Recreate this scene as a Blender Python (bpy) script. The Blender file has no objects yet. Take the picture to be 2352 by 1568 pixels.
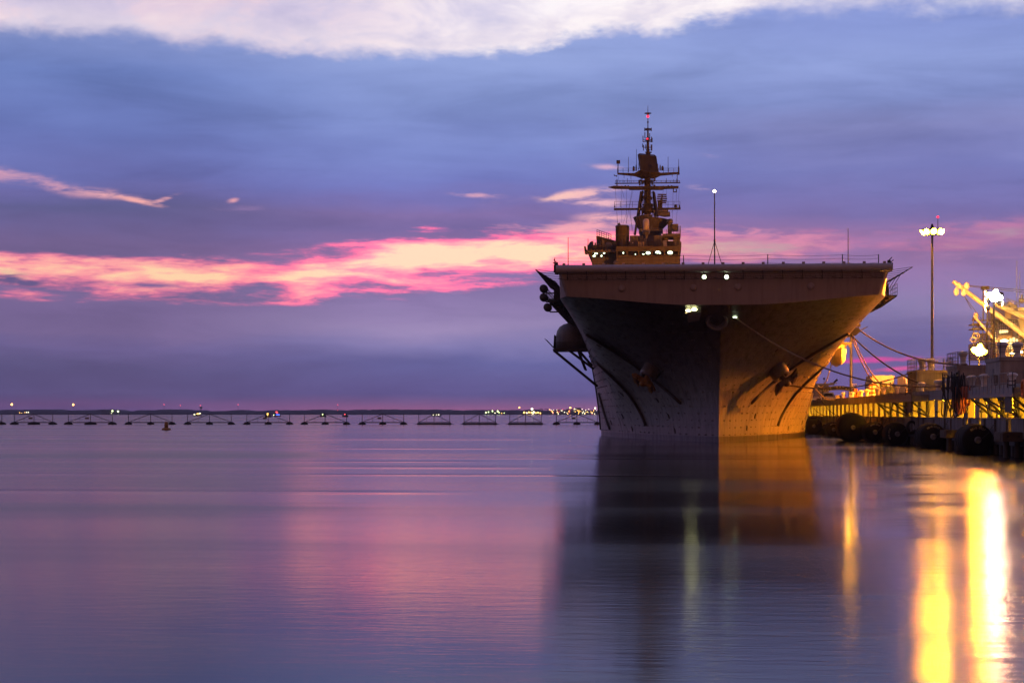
import bpy, bmesh, math, random
from mathutils import Vector, Matrix
from mathutils.bvhtree import BVHTree
random.seed(7)
SC = bpy.context.scene
COL = SC.collection

# ------------------------------------------------------------------ camera
TH = math.atan(324 / 4000.0)            # the ship and the pier run along +Y, the lens looks 4.6 degrees left of that
CT, ST = math.cos(TH), math.sin(TH)
EYE = 3.0
cam_d = bpy.data.cameras.new("camera")
cam = bpy.data.objects.new("camera", cam_d)
COL.objects.link(cam)
cam.location = (0, 0, EYE)
cam.rotation_euler = (math.pi / 2, 0, TH)
cam_d.sensor_width = 36.0
cam_d.lens = 36.0 * 4000 / 2352
cam_d.shift_y = 166 / 2352.0
cam_d.clip_start = 0.5
cam_d.clip_end = 40000
SC.camera = cam

# ------------------------------------------------------------------ render / exposure
SC.view_settings.view_transform = 'Standard'
SC.view_settings.look = 'None'
SC.view_settings.exposure = 0.0
SC.view_settings.gamma = 1.0
try:
    SC.cycles.use_denoising = True
    SC.cycles.denoiser = 'OPENIMAGEDENOISE'
    SC.cycles.sample_clamp_indirect = 8.0
    SC.cycles.max_bounces = 6
    SC.cycles.caustics_reflective = False
    SC.cycles.caustics_refractive = False
except Exception:
    pass


def lin(c):
    return tuple(((x / 255.0) / 12.92 if x / 255.0 <= 0.04045 else ((x / 255.0 + 0.055) / 1.055) ** 2.4) for x in c)


# ------------------------------------------------------------------ node helper
class NT:
    def __init__(s, tree):
        s.t = tree

    def _in(s, sock, v):
        if isinstance(v, bpy.types.NodeSocket):
            s.t.links.new(v, sock)
        else:
            sock.default_value = v

    def m(s, op, a, b=0.0, c=0.0, clamp=False):
        n = s.t.nodes.new('ShaderNodeMath')
        n.operation = op
        n.use_clamp = clamp
        for i, v in enumerate((a, b, c)):
            s._in(n.inputs[i], v)
        return n.outputs[0]

    def add(s, a, b): return s.m('ADD', a, b)
    def sub(s, a, b): return s.m('SUBTRACT', a, b)
    def mul(s, a, b): return s.m('MULTIPLY', a, b)
    def div(s, a, b): return s.m('DIVIDE', a, b)

    def ss(s, x, lo, hi, a=0.0, b=1.0):
        n = s.t.nodes.new('ShaderNodeMapRange')
        n.interpolation_type = 'SMOOTHSTEP'
        s._in(n.inputs[0], x)
        for i, v in enumerate((lo, hi, a, b)):
            s._in(n.inputs[1 + i], v)
        return n.outputs[0]

    def xyz(s, x, y, z):
        n = s.t.nodes.new('ShaderNodeCombineXYZ')
        for i, v in enumerate((x, y, z)):
            s._in(n.inputs[i], v)
        return n.outputs[0]

    def sep(s, v):
        n = s.t.nodes.new('ShaderNodeSeparateXYZ')
        s._in(n.inputs[0], v)
        return n.outputs

    def noise(s, vec, scale=1.0, detail=4.0, rough=0.5, dist=0.0):
        n = s.t.nodes.new('ShaderNodeTexNoise')
        n.noise_dimensions = '3D'
        s._in(n.inputs['Vector'], vec)
        n.inputs['Scale'].default_value = scale
        n.inputs['Detail'].default_value = detail
        n.inputs['Roughness'].default_value = rough
        n.inputs['Distortion'].default_value = dist
        return n.outputs[0]

    def ramp(s, fac, keys, interp='LINEAR'):
        n = s.t.nodes.new('ShaderNodeValToRGB')
        r = n.color_ramp
        r.interpolation = interp
        keys = sorted(keys, key=lambda k: k[0])
        while len(r.elements) < len(keys):
            r.elements.new(0.5)
        for e, (p, c) in zip(r.elements, keys):
            e.position = p
        for e, (p, c) in zip(r.elements, keys):
            e.position = p
            e.color = (*c, 1) if isinstance(c, tuple) else (c, c, c, 1)
        s._in(n.inputs[0], fac)
        return n.outputs[0]

    def mix(s, f, a, b, mode='MIX'):
        n = s.t.nodes.new('ShaderNodeMix')
        n.data_type = 'RGBA'
        n.blend_type = mode
        n.clamp_factor = True
        s._in(n.inputs[0], f)
        for i, v in ((6, a), (7, b)):
            s._in(n.inputs[i], v if isinstance(v, bpy.types.NodeSocket) else (*v, 1))
        return n.outputs[2]


# ------------------------------------------------------------------ sky (world)
def build_world():
    w = bpy.data.worlds.new("World")
    SC.world = w
    w.use_nodes = True
    t = w.node_tree
    t.nodes.clear()
    N = NT(t)
    tc = t.nodes.new('ShaderNodeTexCoord')
    d = N.sep(tc.outputs['Generated'])
    az = N.m('ARCTAN2', d[0], d[1])                     # compass bearing, 0 along the pier
    a = N.mul(N.add(az, TH), 40.0)                      # bearing and height of the sky, 1 unit = 1/40 rad
    e = N.mul(N.m('ARCSINE', d[2]), 40.0)

    def ka(u): return 40 * math.atan((u - 1176) / 4000.0)
    def ke(v): return 40 * math.atan((950 - v) / 4000.0)
    def na(u): return (ka(u) + 14) / 28.0
    def ne(v): return max(0.0, ke(v) / 14.0)
    a01 = N.m('MULTIPLY_ADD', a, 1 / 28.0, 0.5, clamp=True)

    # broad and fine cloud noise
    vw = N.xyz(N.mul(a, 0.16), N.mul(e, 0.55), 3.3)
    n1 = N.noise(vw, 1.0, 5, 0.52)
    vs = N.xyz(N.mul(a, 0.30), N.mul(e, 1.9), 9.1)
    n2 = N.noise(vs, 1.0, 8, 0.60, 0.35)
    vf = N.xyz(N.mul(a, 0.7), N.mul(e, 1.5), 1.7)
    n3 = N.noise(vf, 1.0, 7, 0.58, 0.2)
    lowf = N.ss(e, 0.2, 1.6, 0.10, 1.0)
    ew = N.add(e, N.mul(N.mul(N.sub(n1, 0.5), 1.1), lowf))
    ew = N.add(ew, N.mul(N.mul(N.sub(n2, 0.5), 0.55), lowf))
    ew = N.add(ew, N.mul(N.sub(n3, 0.5), 0.12))
    e01 = N.m('MULTIPLY', ew, 1 / 14.0, clamp=True)
    L = [(943, (112, 94, 152)), (928, (118, 92, 148)), (908, (92, 92, 148)), (890, (82, 88, 142)), (850, (80, 90, 145)),
         (800, (102, 103, 163)), (765, (112, 105, 160)), (715, (106, 98, 154)), (640, (110, 97, 154)), (585, (110, 97, 155)), (540, (103, 98, 160)),
         (500, (92, 96, 156)), (460, (100, 102, 170)), (420, (98, 108, 180)), (330, (100, 120, 192)), (200, (110, 137, 206)), (110, (128, 150, 210)), (0, (135, 155, 212))]
    M = [(943, (172, 110, 160)), (925, (132, 104, 160)), (905, (98, 100, 165)), (860, (92, 102, 166)), (822, (94, 108, 174)), (785, (124, 128, 188)), (740, (143, 136, 188)),
         (690, (136, 125, 182)), (640, (130, 115, 176)), (600, (150, 115, 175)), (540, (120, 108, 175)), (500, (134, 116, 182)), (465, (116, 116, 190)), (420, (108, 122, 198)),
         (340, (120, 141, 211)), (240, (132, 156, 219)), (140, (142, 166, 224)), (0, (145, 168, 224))]
    R = [(943, (140, 108, 165)), (900, (118, 104, 170)), (850, (108, 104, 170)), (800, (102, 106, 172)), (720, (138, 134, 190)), (660, (142, 124, 184)), (610, (150, 120, 178)),
         (560, (156, 118, 175)), (525, (138, 112, 172)), (490, (112, 106, 172)), (440, (112, 114, 182)), (390, (110, 120, 188)), (310, (134, 144, 205)), (250, (130, 150, 212)), (150, (140, 162, 222)), (60, (134, 156, 220)), (0, (134, 156, 220))]
    rl = N.ramp(e01, [(ne(v), lin(c)) for v, c in L])
    rm = N.ramp(e01, [(ne(v), lin(c)) for v, c in M])
    rr = N.ramp(e01, [(ne(v), lin(c)) for v, c in R])
    base = N.mix(N.ss(a, ka(250), ka(1000)), rl, rm)
    base = N.mix(N.ss(a, ka(1200), ka(1950)), base, rr)
    # soft mottling of the cloud underside
    n7 = N.noise(N.xyz(N.mul(a, 0.20), N.mul(e, 1.25), 12.5), 1.0, 7, 0.58, 0.5)
    base = N.mix(1.0, base, N.ramp(n1, [(0.25, (0.78, 0.77, 0.78)), (0.5, (0.93, 0.91, 0.91)), (0.75, (1.06, 1.03, 1.0))]), 'MULTIPLY')
    base = N.mix(1.0, base, (1.02, 0.965, 0.96), 'MULTIPLY')
    base = N.mix(1.0, base, N.ramp(n7, [(0.28, (0.80, 0.82, 0.88)), (0.5, (1.0, 1.0, 1.03)), (0.72, (1.12, 1.10, 1.10))]), 'MULTIPLY')

    # ---- bright gap above the cloud bank
    etop = N.mul(N.ramp(a01, [(na(u), ke(v) / 12.0) for u, v in ((0, 92), (220, 95), (500, 104), (670, 120), (900, 129), (1100, 122), (1250, 96), (1330, 74), (1480, 60), (1700, 44), (1850, 36), (2000, 40), (2200, 46), (2352, 58))]), 12.0)
    n4 = N.noise(N.xyz(N.mul(a, 1.5), N.mul(e, 2.6), 4.4), 1.0, 6, 0.6, 0.3)
    lump = N.add(N.add(N.mul(N.sub(n3, 0.5), 1.0), N.mul(N.sub(n1, 0.5), 0.55)), N.mul(N.sub(n4, 0.5), N.ss(a, ka(700), ka(1300), 0.12, 0.42)))
    gap = N.ss(N.sub(N.add(e, lump), etop), N.ss(a, ka(300), ka(1000), -0.34, -0.16), N.ss(a, ka(1500), ka(2100), 0.22, 0.6))
    vg = N.xyz(N.mul(a, 0.5), N.mul(e, 1.1), 5.5)
    ng = N.noise(vg, 1.0, 7, 0.6, 0.4)
    gl = N.ramp(ng, [(0.30, lin((190, 182, 216))), (0.48, lin((208, 196, 224))), (0.62, lin((226, 203, 222))), (0.75, lin((240, 220, 228)))])
    gr = N.ramp(ng, [(0.28, lin((190, 190, 226))), (0.47, lin((228, 220, 238))), (0.6, lin((252, 244, 250))), (0.75, lin((255, 252, 252)))])
    gapc = N.mix(N.ss(a, ka(500), ka(1350)), gl, gr)
    rim = N.m('SUBTRACT', 1.0, N.ss(N.sub(N.add(e, lump), etop), 0.1, 0.9))
    gapc = N.mix(N.mul(rim, 0.28), gapc, lin((255, 240, 238)))
    col = N.mix(gap, base, gapc)

    # ---- the glowing pink band
    ec = N.mul(N.ramp(a01, [(na(u), ke(v) / 12.0) for u, v in ((0, 646), (250, 652), (500, 648), (700, 640), (900, 618), (1050, 596), (1250, 574), (1450, 558), (1700, 572), (2000, 570), (2352, 558))]), 12.0)
    wd = N.mul(N.ramp(a01, [(na(u), w / 100.0) for u, w in ((0, 46), (300, 48), (600, 58), (800, 74), (1000, 78), (1250, 62), (1450, 50), (1700, 42), (2352, 45))]), 1.0)
    stg = N.ramp(a01, [(na(u), w) for u, w in ((0, 1.0), (1300, 1.0), (1500, 0.7), (1750, 0.34), (2352, 0.2))])
    dd = N.div(N.sub(N.add(e, N.mul(N.sub(n1, 0.5), 0.35)), ec), wd)
    body = N.sub(1.0, N.mul(dd, dd))
    core = None
    for (u, v, su, sv, k) in ((150, 622, 330, 22, 0.42), (1080, 585, 220, 26, 0.40), (1330, 600, 160, 14, 0.30), (620, 640, 200, 14, 0.15)):
        x = N.div(N.sub(a, ka(u)), su / 100.0)
        y = N.div(N.sub(e, ke(v)), sv / 100.0)
        g = N.mul(N.m('EXPONENT', N.mul(N.add(N.mul(x, x), N.mul(y, y)), -0.5)), k)
        core = g if core is None else N.add(core, g)
    val = N.add(N.add(N.mul(body, 0.56), N.mul(N.sub(n2, 0.5), 2.3)), core)
    val = N.m('ADD', val, N.mul(N.sub(n3, 0.5), 0.5))
    n6 = N.noise(N.xyz(N.mul(a, 0.75), N.mul(e, 4.2), 2.2), 1.0, 6, 0.6, 0.25)
    val = N.m('ADD', val, N.mul(N.sub(n6, 0.5), 1.2))
    pinkc = N.ramp(val, [(0.12, lin((176, 112, 165))), (0.34, lin((236, 116, 162))), (0.52, lin((253, 136, 163))), (0.72, lin((255, 166, 166))), (0.97, lin((255, 212, 172)))])
    pinkc = N.mix(1.0, pinkc, N.ramp(a01, [(na(500), (1.0, 1.0, 1.0)), (na(850), (1.95, 1.12, 1.30)), (na(1300), (1.95, 1.14, 1.26)), (na(1600), (1.0, 1.0, 1.0))]), 'MULTIPLY')
    n8 = N.noise(N.xyz(N.mul(a, 1.6), N.mul(e, 9.0), 21.0), 1.0, 6, 0.62, 0.3)
    val = N.m('ADD', val, N.mul(N.sub(n8, 0.5), 0.75))
    pm = N.mul(N.mul(N.ss(val, 0.02, 0.74), N.ss(body, -0.55, 0.12)), stg)
    col = N.mix(pm, col, pinkc)

    # ---- isolated wisps
    n5 = N.noise(N.xyz(N.mul(a, 1.1), N.mul(e, 6.0), 7.7), 1.0, 6, 0.62, 0.4)
    for (u, v, su, sv, sl, c, k) in (
            (30, 425, 80, 15, -0.13, (214, 156, 182), 0.66), (120, 444, 58, 11, -0.28, (206, 150, 180), 0.6), (235, 459, 70, 9, -0.10, (232, 166, 180), 0.72), (325, 473, 50, 6, -0.18, (246, 172, 172), 1.0), (375, 468, 28, 5, 0.35, (235, 165, 175), 0.9),
            (535, 467, 12, 5, 0.2, (240, 165, 175), 0.8), (560, 485, 60, 9, 0.0, (150, 120, 175), 0.5),
            (1330, 447, 75, 11, 0.10, (244, 186, 192), 1.0), (1290, 452, 40, 6, 0.18, (250, 196, 190), 0.9), (1375, 466, 60, 9, -0.05, (236, 180, 196), 0.9), (1090, 448, 45, 5, -0.05, (214, 160, 190), 0.8), (1395, 385, 30, 6, -0.05, (214, 170, 200), 0.8),
            (1330, 522, 130, 12, 0.06, (244, 166, 182), 0.85), (1180, 520, 120, 7, 0.05, (205, 135, 175), 0.6), (1400, 500, 60, 8, 0.0, (244, 176, 186), 0.8), (1625, 357, 26, 7, -0.1, (200, 168, 205), 0.7), (1610, 435, 30, 6, -0.1, (206, 168, 200), 0.6),
            (1660, 536, 150, 14, -0.04, (222, 140, 175), 0.8), (1850, 560, 130, 22, 0.0, (216, 134, 172), 0.7), (2230, 535, 160, 12, 0.03, (190, 120, 168), 0.7), (1700, 590, 150, 16, 0.03, (234, 142, 170), 0.75), (2250, 600, 160, 8, 0.0, (176, 126, 172), 0.6),
            (2020, 828, 95, 5, 0.03, (214, 78, 168), 1.1), (2060, 850, 55, 5, 0.10, (222, 92, 165), 1.0), (1960, 832, 60, 3.5, -0.02, (214, 70, 165), 1.0),
            (15, 652, 55, 11, -0.05, (84, 78, 136), 0.9), (70, 662, 60, 7, -0.04, (88, 80, 138), 0.9), (330, 662, 75, 5, 0.0, (110, 92, 150), 0.8), (200, 672, 40, 4, 0, (105, 88, 150), 0.7)):
        x = N.div(N.sub(a, ka(u)), su / 100.0)
        y0 = N.sub(e, ke(v))
        y = N.div(N.sub(y0, N.mul(N.sub(a, ka(u)), sl)), sv / 100.0)
        g = N.m('EXPONENT', N.mul(N.add(N.mul(x, x), N.mul(y, y)), -0.5))
        g = N.mul(N.add(N.mul(g, N.ss(n5, 0.30, 0.62, 0.25, 1.15)), N.mul(N.sub(n3, 0.5), 1.5)), k * 0.92)
        near = N.m('EXPONENT', N.mul(N.add(N.mul(x, x), N.mul(y, y)), -0.18))
        col = N.mix(N.mul(N.ss(g, 0.12, 0.95), near), col, lin(c))

    # ---- the rest of the dome: darker overhead, unseen sky behind the photographer tinted warm to light the fascia
    hi = N.ss(e, 9.6, 17.0)
    col = N.mix(hi, col, N.mix(N.ss(e, 18.0, 50.0), lin((104, 98, 142)), lin((74, 82, 130))))
    cosa = N.m('COSINE', N.add(az, TH))
    back = N.ss(cosa, 0.25, -0.6)
    bcol = N.ramp(N.m('DIVIDE', e, 62.8, clamp=True), [(0.0, lin((124, 74, 60))), (0.25, lin((126, 78, 68))), (0.6, lin((84, 74, 100))), (1.0, lin((74, 82, 130)))])
    col = N.mix(back, col, bcol)
    sky = t.nodes.new('ShaderNodeTexSky')
    sky.sky_type = 'NISHITA'
    sky.sun_disc = False
    sky.sun_elevation = math.radians(-2.0)
    sky.sun_rotation = math.radians(-14.0)
    b1 = t.nodes.new('ShaderNodeBackground')
    b2 = t.nodes.new('ShaderNodeBackground')
    N._in(b1.inputs[0], col)
    b1.inputs[1].default_value = 1.0
    N._in(b2.inputs[0], sky.outputs[0])
    b2.inputs[1].default_value = 0.05
    ad = t.nodes.new('ShaderNodeAddShader')
    out = t.nodes.new('ShaderNodeOutputWorld')
    t.links.new(b1.outputs[0], ad.inputs[0])
    t.links.new(b2.outputs[0], ad.inputs[1])
    t.links.new(ad.outputs[0], out.inputs[0])


build_world()

# (the sun has set: the afterglow in the sky is the daylight, so there is no sun lamp)


# ------------------------------------------------------------------ materials
def mat(name, col, rough=0.6, metal=0.0, var=0.25, scale=1.2, streak=0.0, bump=0.0, spec=0.5, bscale=6.0, rust=0.0):
    m = bpy.data.materials.new(name)
    m.use_nodes = True
    t = m.node_tree
    N = NT(t)
    b = t.nodes['Principled BSDF']
    tc = t.nodes.new('ShaderNodeTexCoord')
    p = tc.outputs['Object']
    n = N.noise(p, scale, 6, 0.6)
    c = N.mix(1.0, col, N.ramp(n, [(0.28, 1 - var), (0.5, 1.0), (0.74, 1 + var)]), 'MULTIPLY')
    if streak:
        q = N.sep(p)
        n2 = N.noise(N.xyz(N.mul(q[0], 2.6), N.mul(q[1], 2.6), N.mul(q[2], 0.16)), 1.0, 5, 0.6)
        c = N.mix(1.0, c, N.ramp(n2, [(0.32, 1 - streak), (0.52, 1.0), (0.7, 1 + streak * 0.4)]), 'MULTIPLY')
    if rust:
        q = N.sep(p)
        n4 = N.noise(N.xyz(N.mul(q[0], 1.3), N.mul(q[1], 1.3), N.mul(q[2], 0.22)), 1.0, 7, 0.65)
        c = N.mix(N.mul(N.ss(n4, 0.60, 0.74), rust), c, (0.10, 0.045, 0.02))
    N._in(b.inputs['Base Color'], c)
    b.inputs['Roughness'].default_value = rough
    N._in(b.inputs['Roughness'], N.m('MULTIPLY_ADD', n, 0.25, rough - 0.12, clamp=True))
    b.inputs['Metallic'].default_value = metal
    b.inputs['Specular IOR Level'].default_value = spec
    if bump:
        bp = t.nodes.new('ShaderNodeBump')
        bp.inputs['Strength'].default_value = bump
        bp.inputs['Distance'].default_value = 0.05
        N._in(bp.inputs['Height'], N.noise(p, bscale, 5, 0.6))
        t.links.new(bp.outputs[0], b.inputs['Normal'])
    return m


def emat(name, col, strength):
    m = bpy.data.materials.new(name)
    m.use_nodes = True
    t = m.node_tree
    t.nodes.clear()
    N = NT(t)
    tc = t.nodes.new('ShaderNodeTexCoord')
    n = N.noise(tc.outputs['Object'], 2.0, 2, 0.5)
    em = t.nodes.new('ShaderNodeEmission')
    em.inputs[0].default_value = (*col, 1)
    N._in(em.inputs[1], N.mul(N.ramp(n, [(0.3, 0.9), (0.7, 1.1)]), strength) if strength < 1000 else strength)
    o = t.nodes.new('ShaderNodeOutputMaterial')
    t.links.new(em.outputs[0], o.inputs[0])
    return m


def hull_mat():
    m = bpy.data.materials.new("hull_paint")
    m.use_nodes = True
    t = m.node_tree
    N = NT(t)
    b = t.nodes['Principled BSDF']
    tc = t.nodes.new('ShaderNodeTexCoord')
    q = N.sep(tc.outputs['Object'])
    big = N.noise(tc.outputs['Object'], 0.22, 5, 0.6)
    # runs of dirt down the plates
    run = N.noise(N.xyz(N.mul(q[0], 1.9), N.mul(q[1], 0.9), N.mul(q[2], 0.13)), 1.0, 7, 0.65)
    fine = N.noise(N.xyz(N.mul(q[0], 7.0), N.mul(q[1], 3.0), N.mul(q[2], 0.5)), 1.0, 4, 0.6)
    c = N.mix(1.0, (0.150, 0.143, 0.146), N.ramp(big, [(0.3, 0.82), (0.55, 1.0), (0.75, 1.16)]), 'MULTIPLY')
    c = N.mix(1.0, c, N.ramp(run, [(0.32, 0.58), (0.48, 1.0), (0.7, 1.22)]), 'MULTIPLY')
    c = N.mix(1.0, c, N.ramp(fine, [(0.3, 0.9), (0.7, 1.07)]), 'MULTIPLY')
    c = N.mix(N.mul(N.ss(run, 0.66, 0.80), 0.5), c, (0.13, 0.07, 0.035))
    # plate seams
    rowf = N.m('FRACT', N.mul(N.add(q[2], 40.0), 1 / 1.9))
    seam = N.m('ADD', N.ss(rowf, 0.0, 0.035, 1.0, 0.0), 0.0)
    c = N.mix(N.mul(seam, 0.12), c, (0.05, 0.05, 0.055))
    # painted black boot-top at the waterline
    boot = N.ss(N.add(q[2], N.mul(N.sub(run, 0.5), 0.12)), 0.62, 0.56)
    c = N.mix(boot, c, (0.014, 0.013, 0.013))
    weed = N.mul(N.ss(q[2], 1.5, 0.4), N.ss(run, 0.42, 0.66))
    c = N.mix(N.mul(weed, 0.45), c, (0.07, 0.06, 0.045))
    N._in(b.inputs['Base Color'], c)
    N._in(b.inputs['Roughness'], N.ramp(run, [(0.3, 0.52), (0.55, 0.36), (0.75, 0.46)]))
    b.inputs['Specular IOR Level'].default_value = 0.5
    bp = t.nodes.new('ShaderNodeBump')
    bp.inputs['Strength'].default_value = 0.5
    bp.inputs['Distance'].default_value = 0.10
    # ribs show through the plating, paint is rough
    hh = N.add(N.mul(run, 0.9), N.mul(N.noise(tc.outputs['Object'], 1.1, 4, 0.5), 0.9))
    N._in(bp.inputs['Height'], N.sub(hh, N.mul(seam, 0.4)))
    t.links.new(bp.outputs[0], b.inputs['Normal'])
    return m


def water_mat():
    m = bpy.data.materials.new("harbour_water")
    m.use_nodes = True
    t = m.node_tree
    N = NT(t)
    b = t.nodes['Principled BSDF']
    tc = t.nodes.new('ShaderNodeTexCoord')
    q = N.sep(tc.outputs['Object'])
    b.inputs['Base Color'].default_value = (0.006, 0.005, 0.008, 1)
    b.inputs['IOR'].default_value = 1.30
    b.inputs['Specular IOR Level'].default_value = 0.29
    # ruffled open water to the left and far out, a slick in the lee of the ship, long thin wavelets between
    wv = N.noise(N.xyz(N.mul(q[0], 0.010), N.mul(q[1], 0.06), 2.0), 1.0, 4, 0.55)
    wf = N.noise(N.xyz(N.mul(q[0], 0.05), N.mul(q[1], 0.35), 6.0), 1.0, 4, 0.55)
    wx = N.add(q[0], N.mul(N.sub(wf, 0.5), 9.0))
    open_ = N.ss(N.add(wx, N.mul(q[1], 0.18)), 1.0, -4.0)
    far_ = N.ss(N.add(q[1], N.mul(N.sub(wv, 0.5), 60.0)), 42.0, 78.0)
    rg = N.ramp(wv, [(0.36, 0.080), (0.52, 0.100), (0.66, 0.15)])
    rg = N.add(rg, N.mul(open_, 0.05))
    lee = N.ss(N.sub(wx, N.mul(q[1], 0.125)), 0.0, 3.0)
    rg = N.add(rg, N.mul(lee, N.ss(q[1], 30.0, 75.0, 0.03, 0.085)))
    rg = N.add(rg, N.mul(N.ss(q[1], 48.0, 26.0), N.ss(N.add(wx, N.mul(q[1], 0.07)), -2.0, 1.5, 0.0, 0.045)))
    rg = N.add(rg, N.mul(N.mul(far_, open_), N.ss(wv, 0.40, 0.56, 0.0, 0.06)))
    # low smooth wavelets that lean towards the shore and mirror the higher sky
    sw = 0.0
    for (yc, hw, x0, x1, k) in ((117, 0.9, -60, 13, 0.050), (85, 0.8, -60, 3, 0.040), (97, 1.5, -60, -4, 0.05), (108, 1.1, -60, -8, 0.035), (150, 2.5, -90, -10, 0.10), (205, 5, -90, -12, 0.2), (31.5, 1.5, -4, 7, 0.005), (66, 1.0, -40, -6, 0.035)):
        dy = N.div(N.add(N.sub(q[1], yc), N.mul(N.sub(wf, 0.5), hw * 1.5)), hw)
        g = N.m('EXPONENT', N.mul(N.mul(dy, dy), -0.7))
        g = N.mul(g, N.mul(N.ss(q[0], x0, x0 + 6), N.ss(q[0], x1, x1 - 6)))
        sw = N.add(sw, N.mul(g, k))
    N._in(b.inputs['Roughness'], rg)
    h1 = N.noise(N.xyz(N.mul(q[0], 0.9), N.mul(q[1], 2.4), 0.0), 1.0, 4, 0.55)
    h2 = N.noise(N.xyz(N.mul(q[0], 0.10), N.mul(q[1], 0.22), 4.0), 1.0, 3, 0.5)
    bp = t.nodes.new('ShaderNodeBump')
    bp.inputs['Strength'].default_value = 0.09
    bp.inputs['Distance'].default_value = 0.045
    h3 = N.noise(N.xyz(N.mul(q[0], 1.6), N.mul(q[1], 6.5), 8.0), 1.0, 3, 0.6)
    h4 = N.noise(N.xyz(N.mul(q[0], 0.7), N.mul(q[1], 3.4), 3.0), 1.0, 3, 0.55)
    hh = N.add(N.add(h1, N.mul(h2, 1.2)), N.mul(h3, 0.5))
    N._in(bp.inputs['Height'], N.add(hh, N.mul(N.mul(h4, lee), 3.2)))
    bp2 = t.nodes.new('ShaderNodeBump')
    bp2.inputs['Strength'].default_value = 1.0
    bp2.inputs['Distance'].default_value = 1.0
    N._in(bp2.inputs['Height'], sw)
    t.links.new(bp.outputs[0], bp2.inputs['Normal'])
    t.links.new(bp2.outputs[0], b.inputs['Normal'])
    return m


M = {}
M['hull'] = hull_mat()
M['ship'] = mat("ship_paint", (0.14, 0.136, 0.142), 0.5, 0, 0.2, 0.8, 0.25, 0.15)
M['shipd'] = mat("ship_dark_paint", (0.055, 0.052, 0.056), 0.55, 0, 0.25, 1.5, 0.2)
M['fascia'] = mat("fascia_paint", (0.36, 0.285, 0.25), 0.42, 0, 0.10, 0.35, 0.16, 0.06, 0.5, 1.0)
M['black'] = mat("black_rubber", (0.016, 0.015, 0.015), 0.7, 0, 0.3, 2.0, 0, 0.3)
M['strake'] = mat("dark_strake", (0.04, 0.036, 0.036), 0.6, 0, 0.3, 2.0)
M['deck'] = mat("flight_deck_coat", (0.06, 0.06, 0.065), 0.85, 0, 0.3, 1.0, 0, 0.3)
M['roll'] = mat("deck_edge_paint", (0.46, 0.44, 0.46), 0.4, 0, 0.12, 1.5)
M['dome'] = mat("radome_white", (0.55, 0.52, 0.50), 0.45, 0, 0.1, 1.0)
M['glass'] = mat("bridge_glass", (0.012, 0.014, 0.016), 0.12, 0, 0.2, 1.0)
M['anch'] = mat("anchor_steel", (0.085, 0.07, 0.055), 0.6, 0.2, 0.4, 2.0, 0, 0.3, rust=0.5)
M['anchy'] = mat("anchor_ochre", (0.30, 0.16, 0.03), 0.6, 0.0, 0.4, 2.0, 0, 0.3, rust=0.6)
M['conc'] = mat("pier_concrete", (0.34, 0.315, 0.29), 0.85, 0, 0.25, 0.6, 0.35, 0.3, rust=0.2)
M['concd'] = mat("wet_concrete", (0.20, 0.19, 0.19), 0.75, 0, 0.35, 0.7, 0.4, 0.3, rust=0.35)
M['pile'] = mat("weedy_pile", (0.03, 0.028, 0.026), 0.7, 0, 0.4, 1.0)
M['inner'] = mat("lower_deck_wall", (0.55, 0.46, 0.30), 0.8, 0, 0.25, 0.7, 0.3)
M['steel'] = mat("galvanised_steel", (0.25, 0.25, 0.26), 0.5, 0.6, 0.2, 2.0)
M['steeld'] = mat("dark_steel", (0.05, 0.048, 0.05), 0.55, 0.3, 0.3, 2.0)
M['white'] = mat("white_paint", (0.72, 0.70, 0.64), 0.45, 0, 0.1, 1.0, 0.12)
M['truckw'] = mat("truck_white", (0.74, 0.70, 0.60), 0.4, 0, 0.08, 0.8, 0.10, rust=0.15)
M['orange'] = mat("orange_plastic", (0.62, 0.17, 0.02), 0.5, 0, 0.15, 1.0)
M['hose'] = mat("orange_cable", (0.40, 0.10, 0.03), 0.6, 0, 0.25, 1.0)
M['green'] = mat("dark_green_paint", (0.035, 0.07, 0.03), 0.5, 0, 0.3, 2.0)
M['rope'] = mat("mooring_rope", (0.26, 0.20, 0.14), 0.9, 0, 0.3, 3.0, 0, 0.5)
M['roped'] = mat("dark_mooring_rope", (0.06, 0.05, 0.05), 0.9, 0, 0.3, 3.0)
M['net'] = mat("net_cord", (0.03, 0.028, 0.03), 0.8)
M['rubber'] = mat("fender_rubber", (0.011, 0.010, 0.010), 0.7, 0, 0.4, 1.5, 0.2, 0.3, 0.2)
M['letter'] = mat("stencil_white", (0.50, 0.42, 0.32), 0.6, 0, 0.3, 6.0)
M['arch'] = mat("arch_board", (0.022, 0.02, 0.018), 0.5)
M['gold'] = mat("gold_letters", (0.66, 0.50, 0.18), 0.45, 0, 0.1, 1.0)
M['buff'] = mat("supply_ship_paint", (0.45, 0.40, 0.33), 0.5, 0, 0.12, 0.7, 0.25)
M['timber'] = mat("fender_timber", (0.09, 0.07, 0.055), 0.85, 0, 0.35, 1.5, 0.2)
M['buoy'] = mat("buoy_ochre", (0.42, 0.25, 0.08), 0.6, 0, 0.2, 1.0, rust=0.3)
M['trees'] = mat("far_tree_foliage", (0.022, 0.030, 0.075), 0.95, 0, 0.35, 0.02)
M['farwall'] = mat("far_wall", (0.05, 0.05, 0.08), 0.8, 0, 0.3, 0.05)
M['water'] = water_mat()
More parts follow.
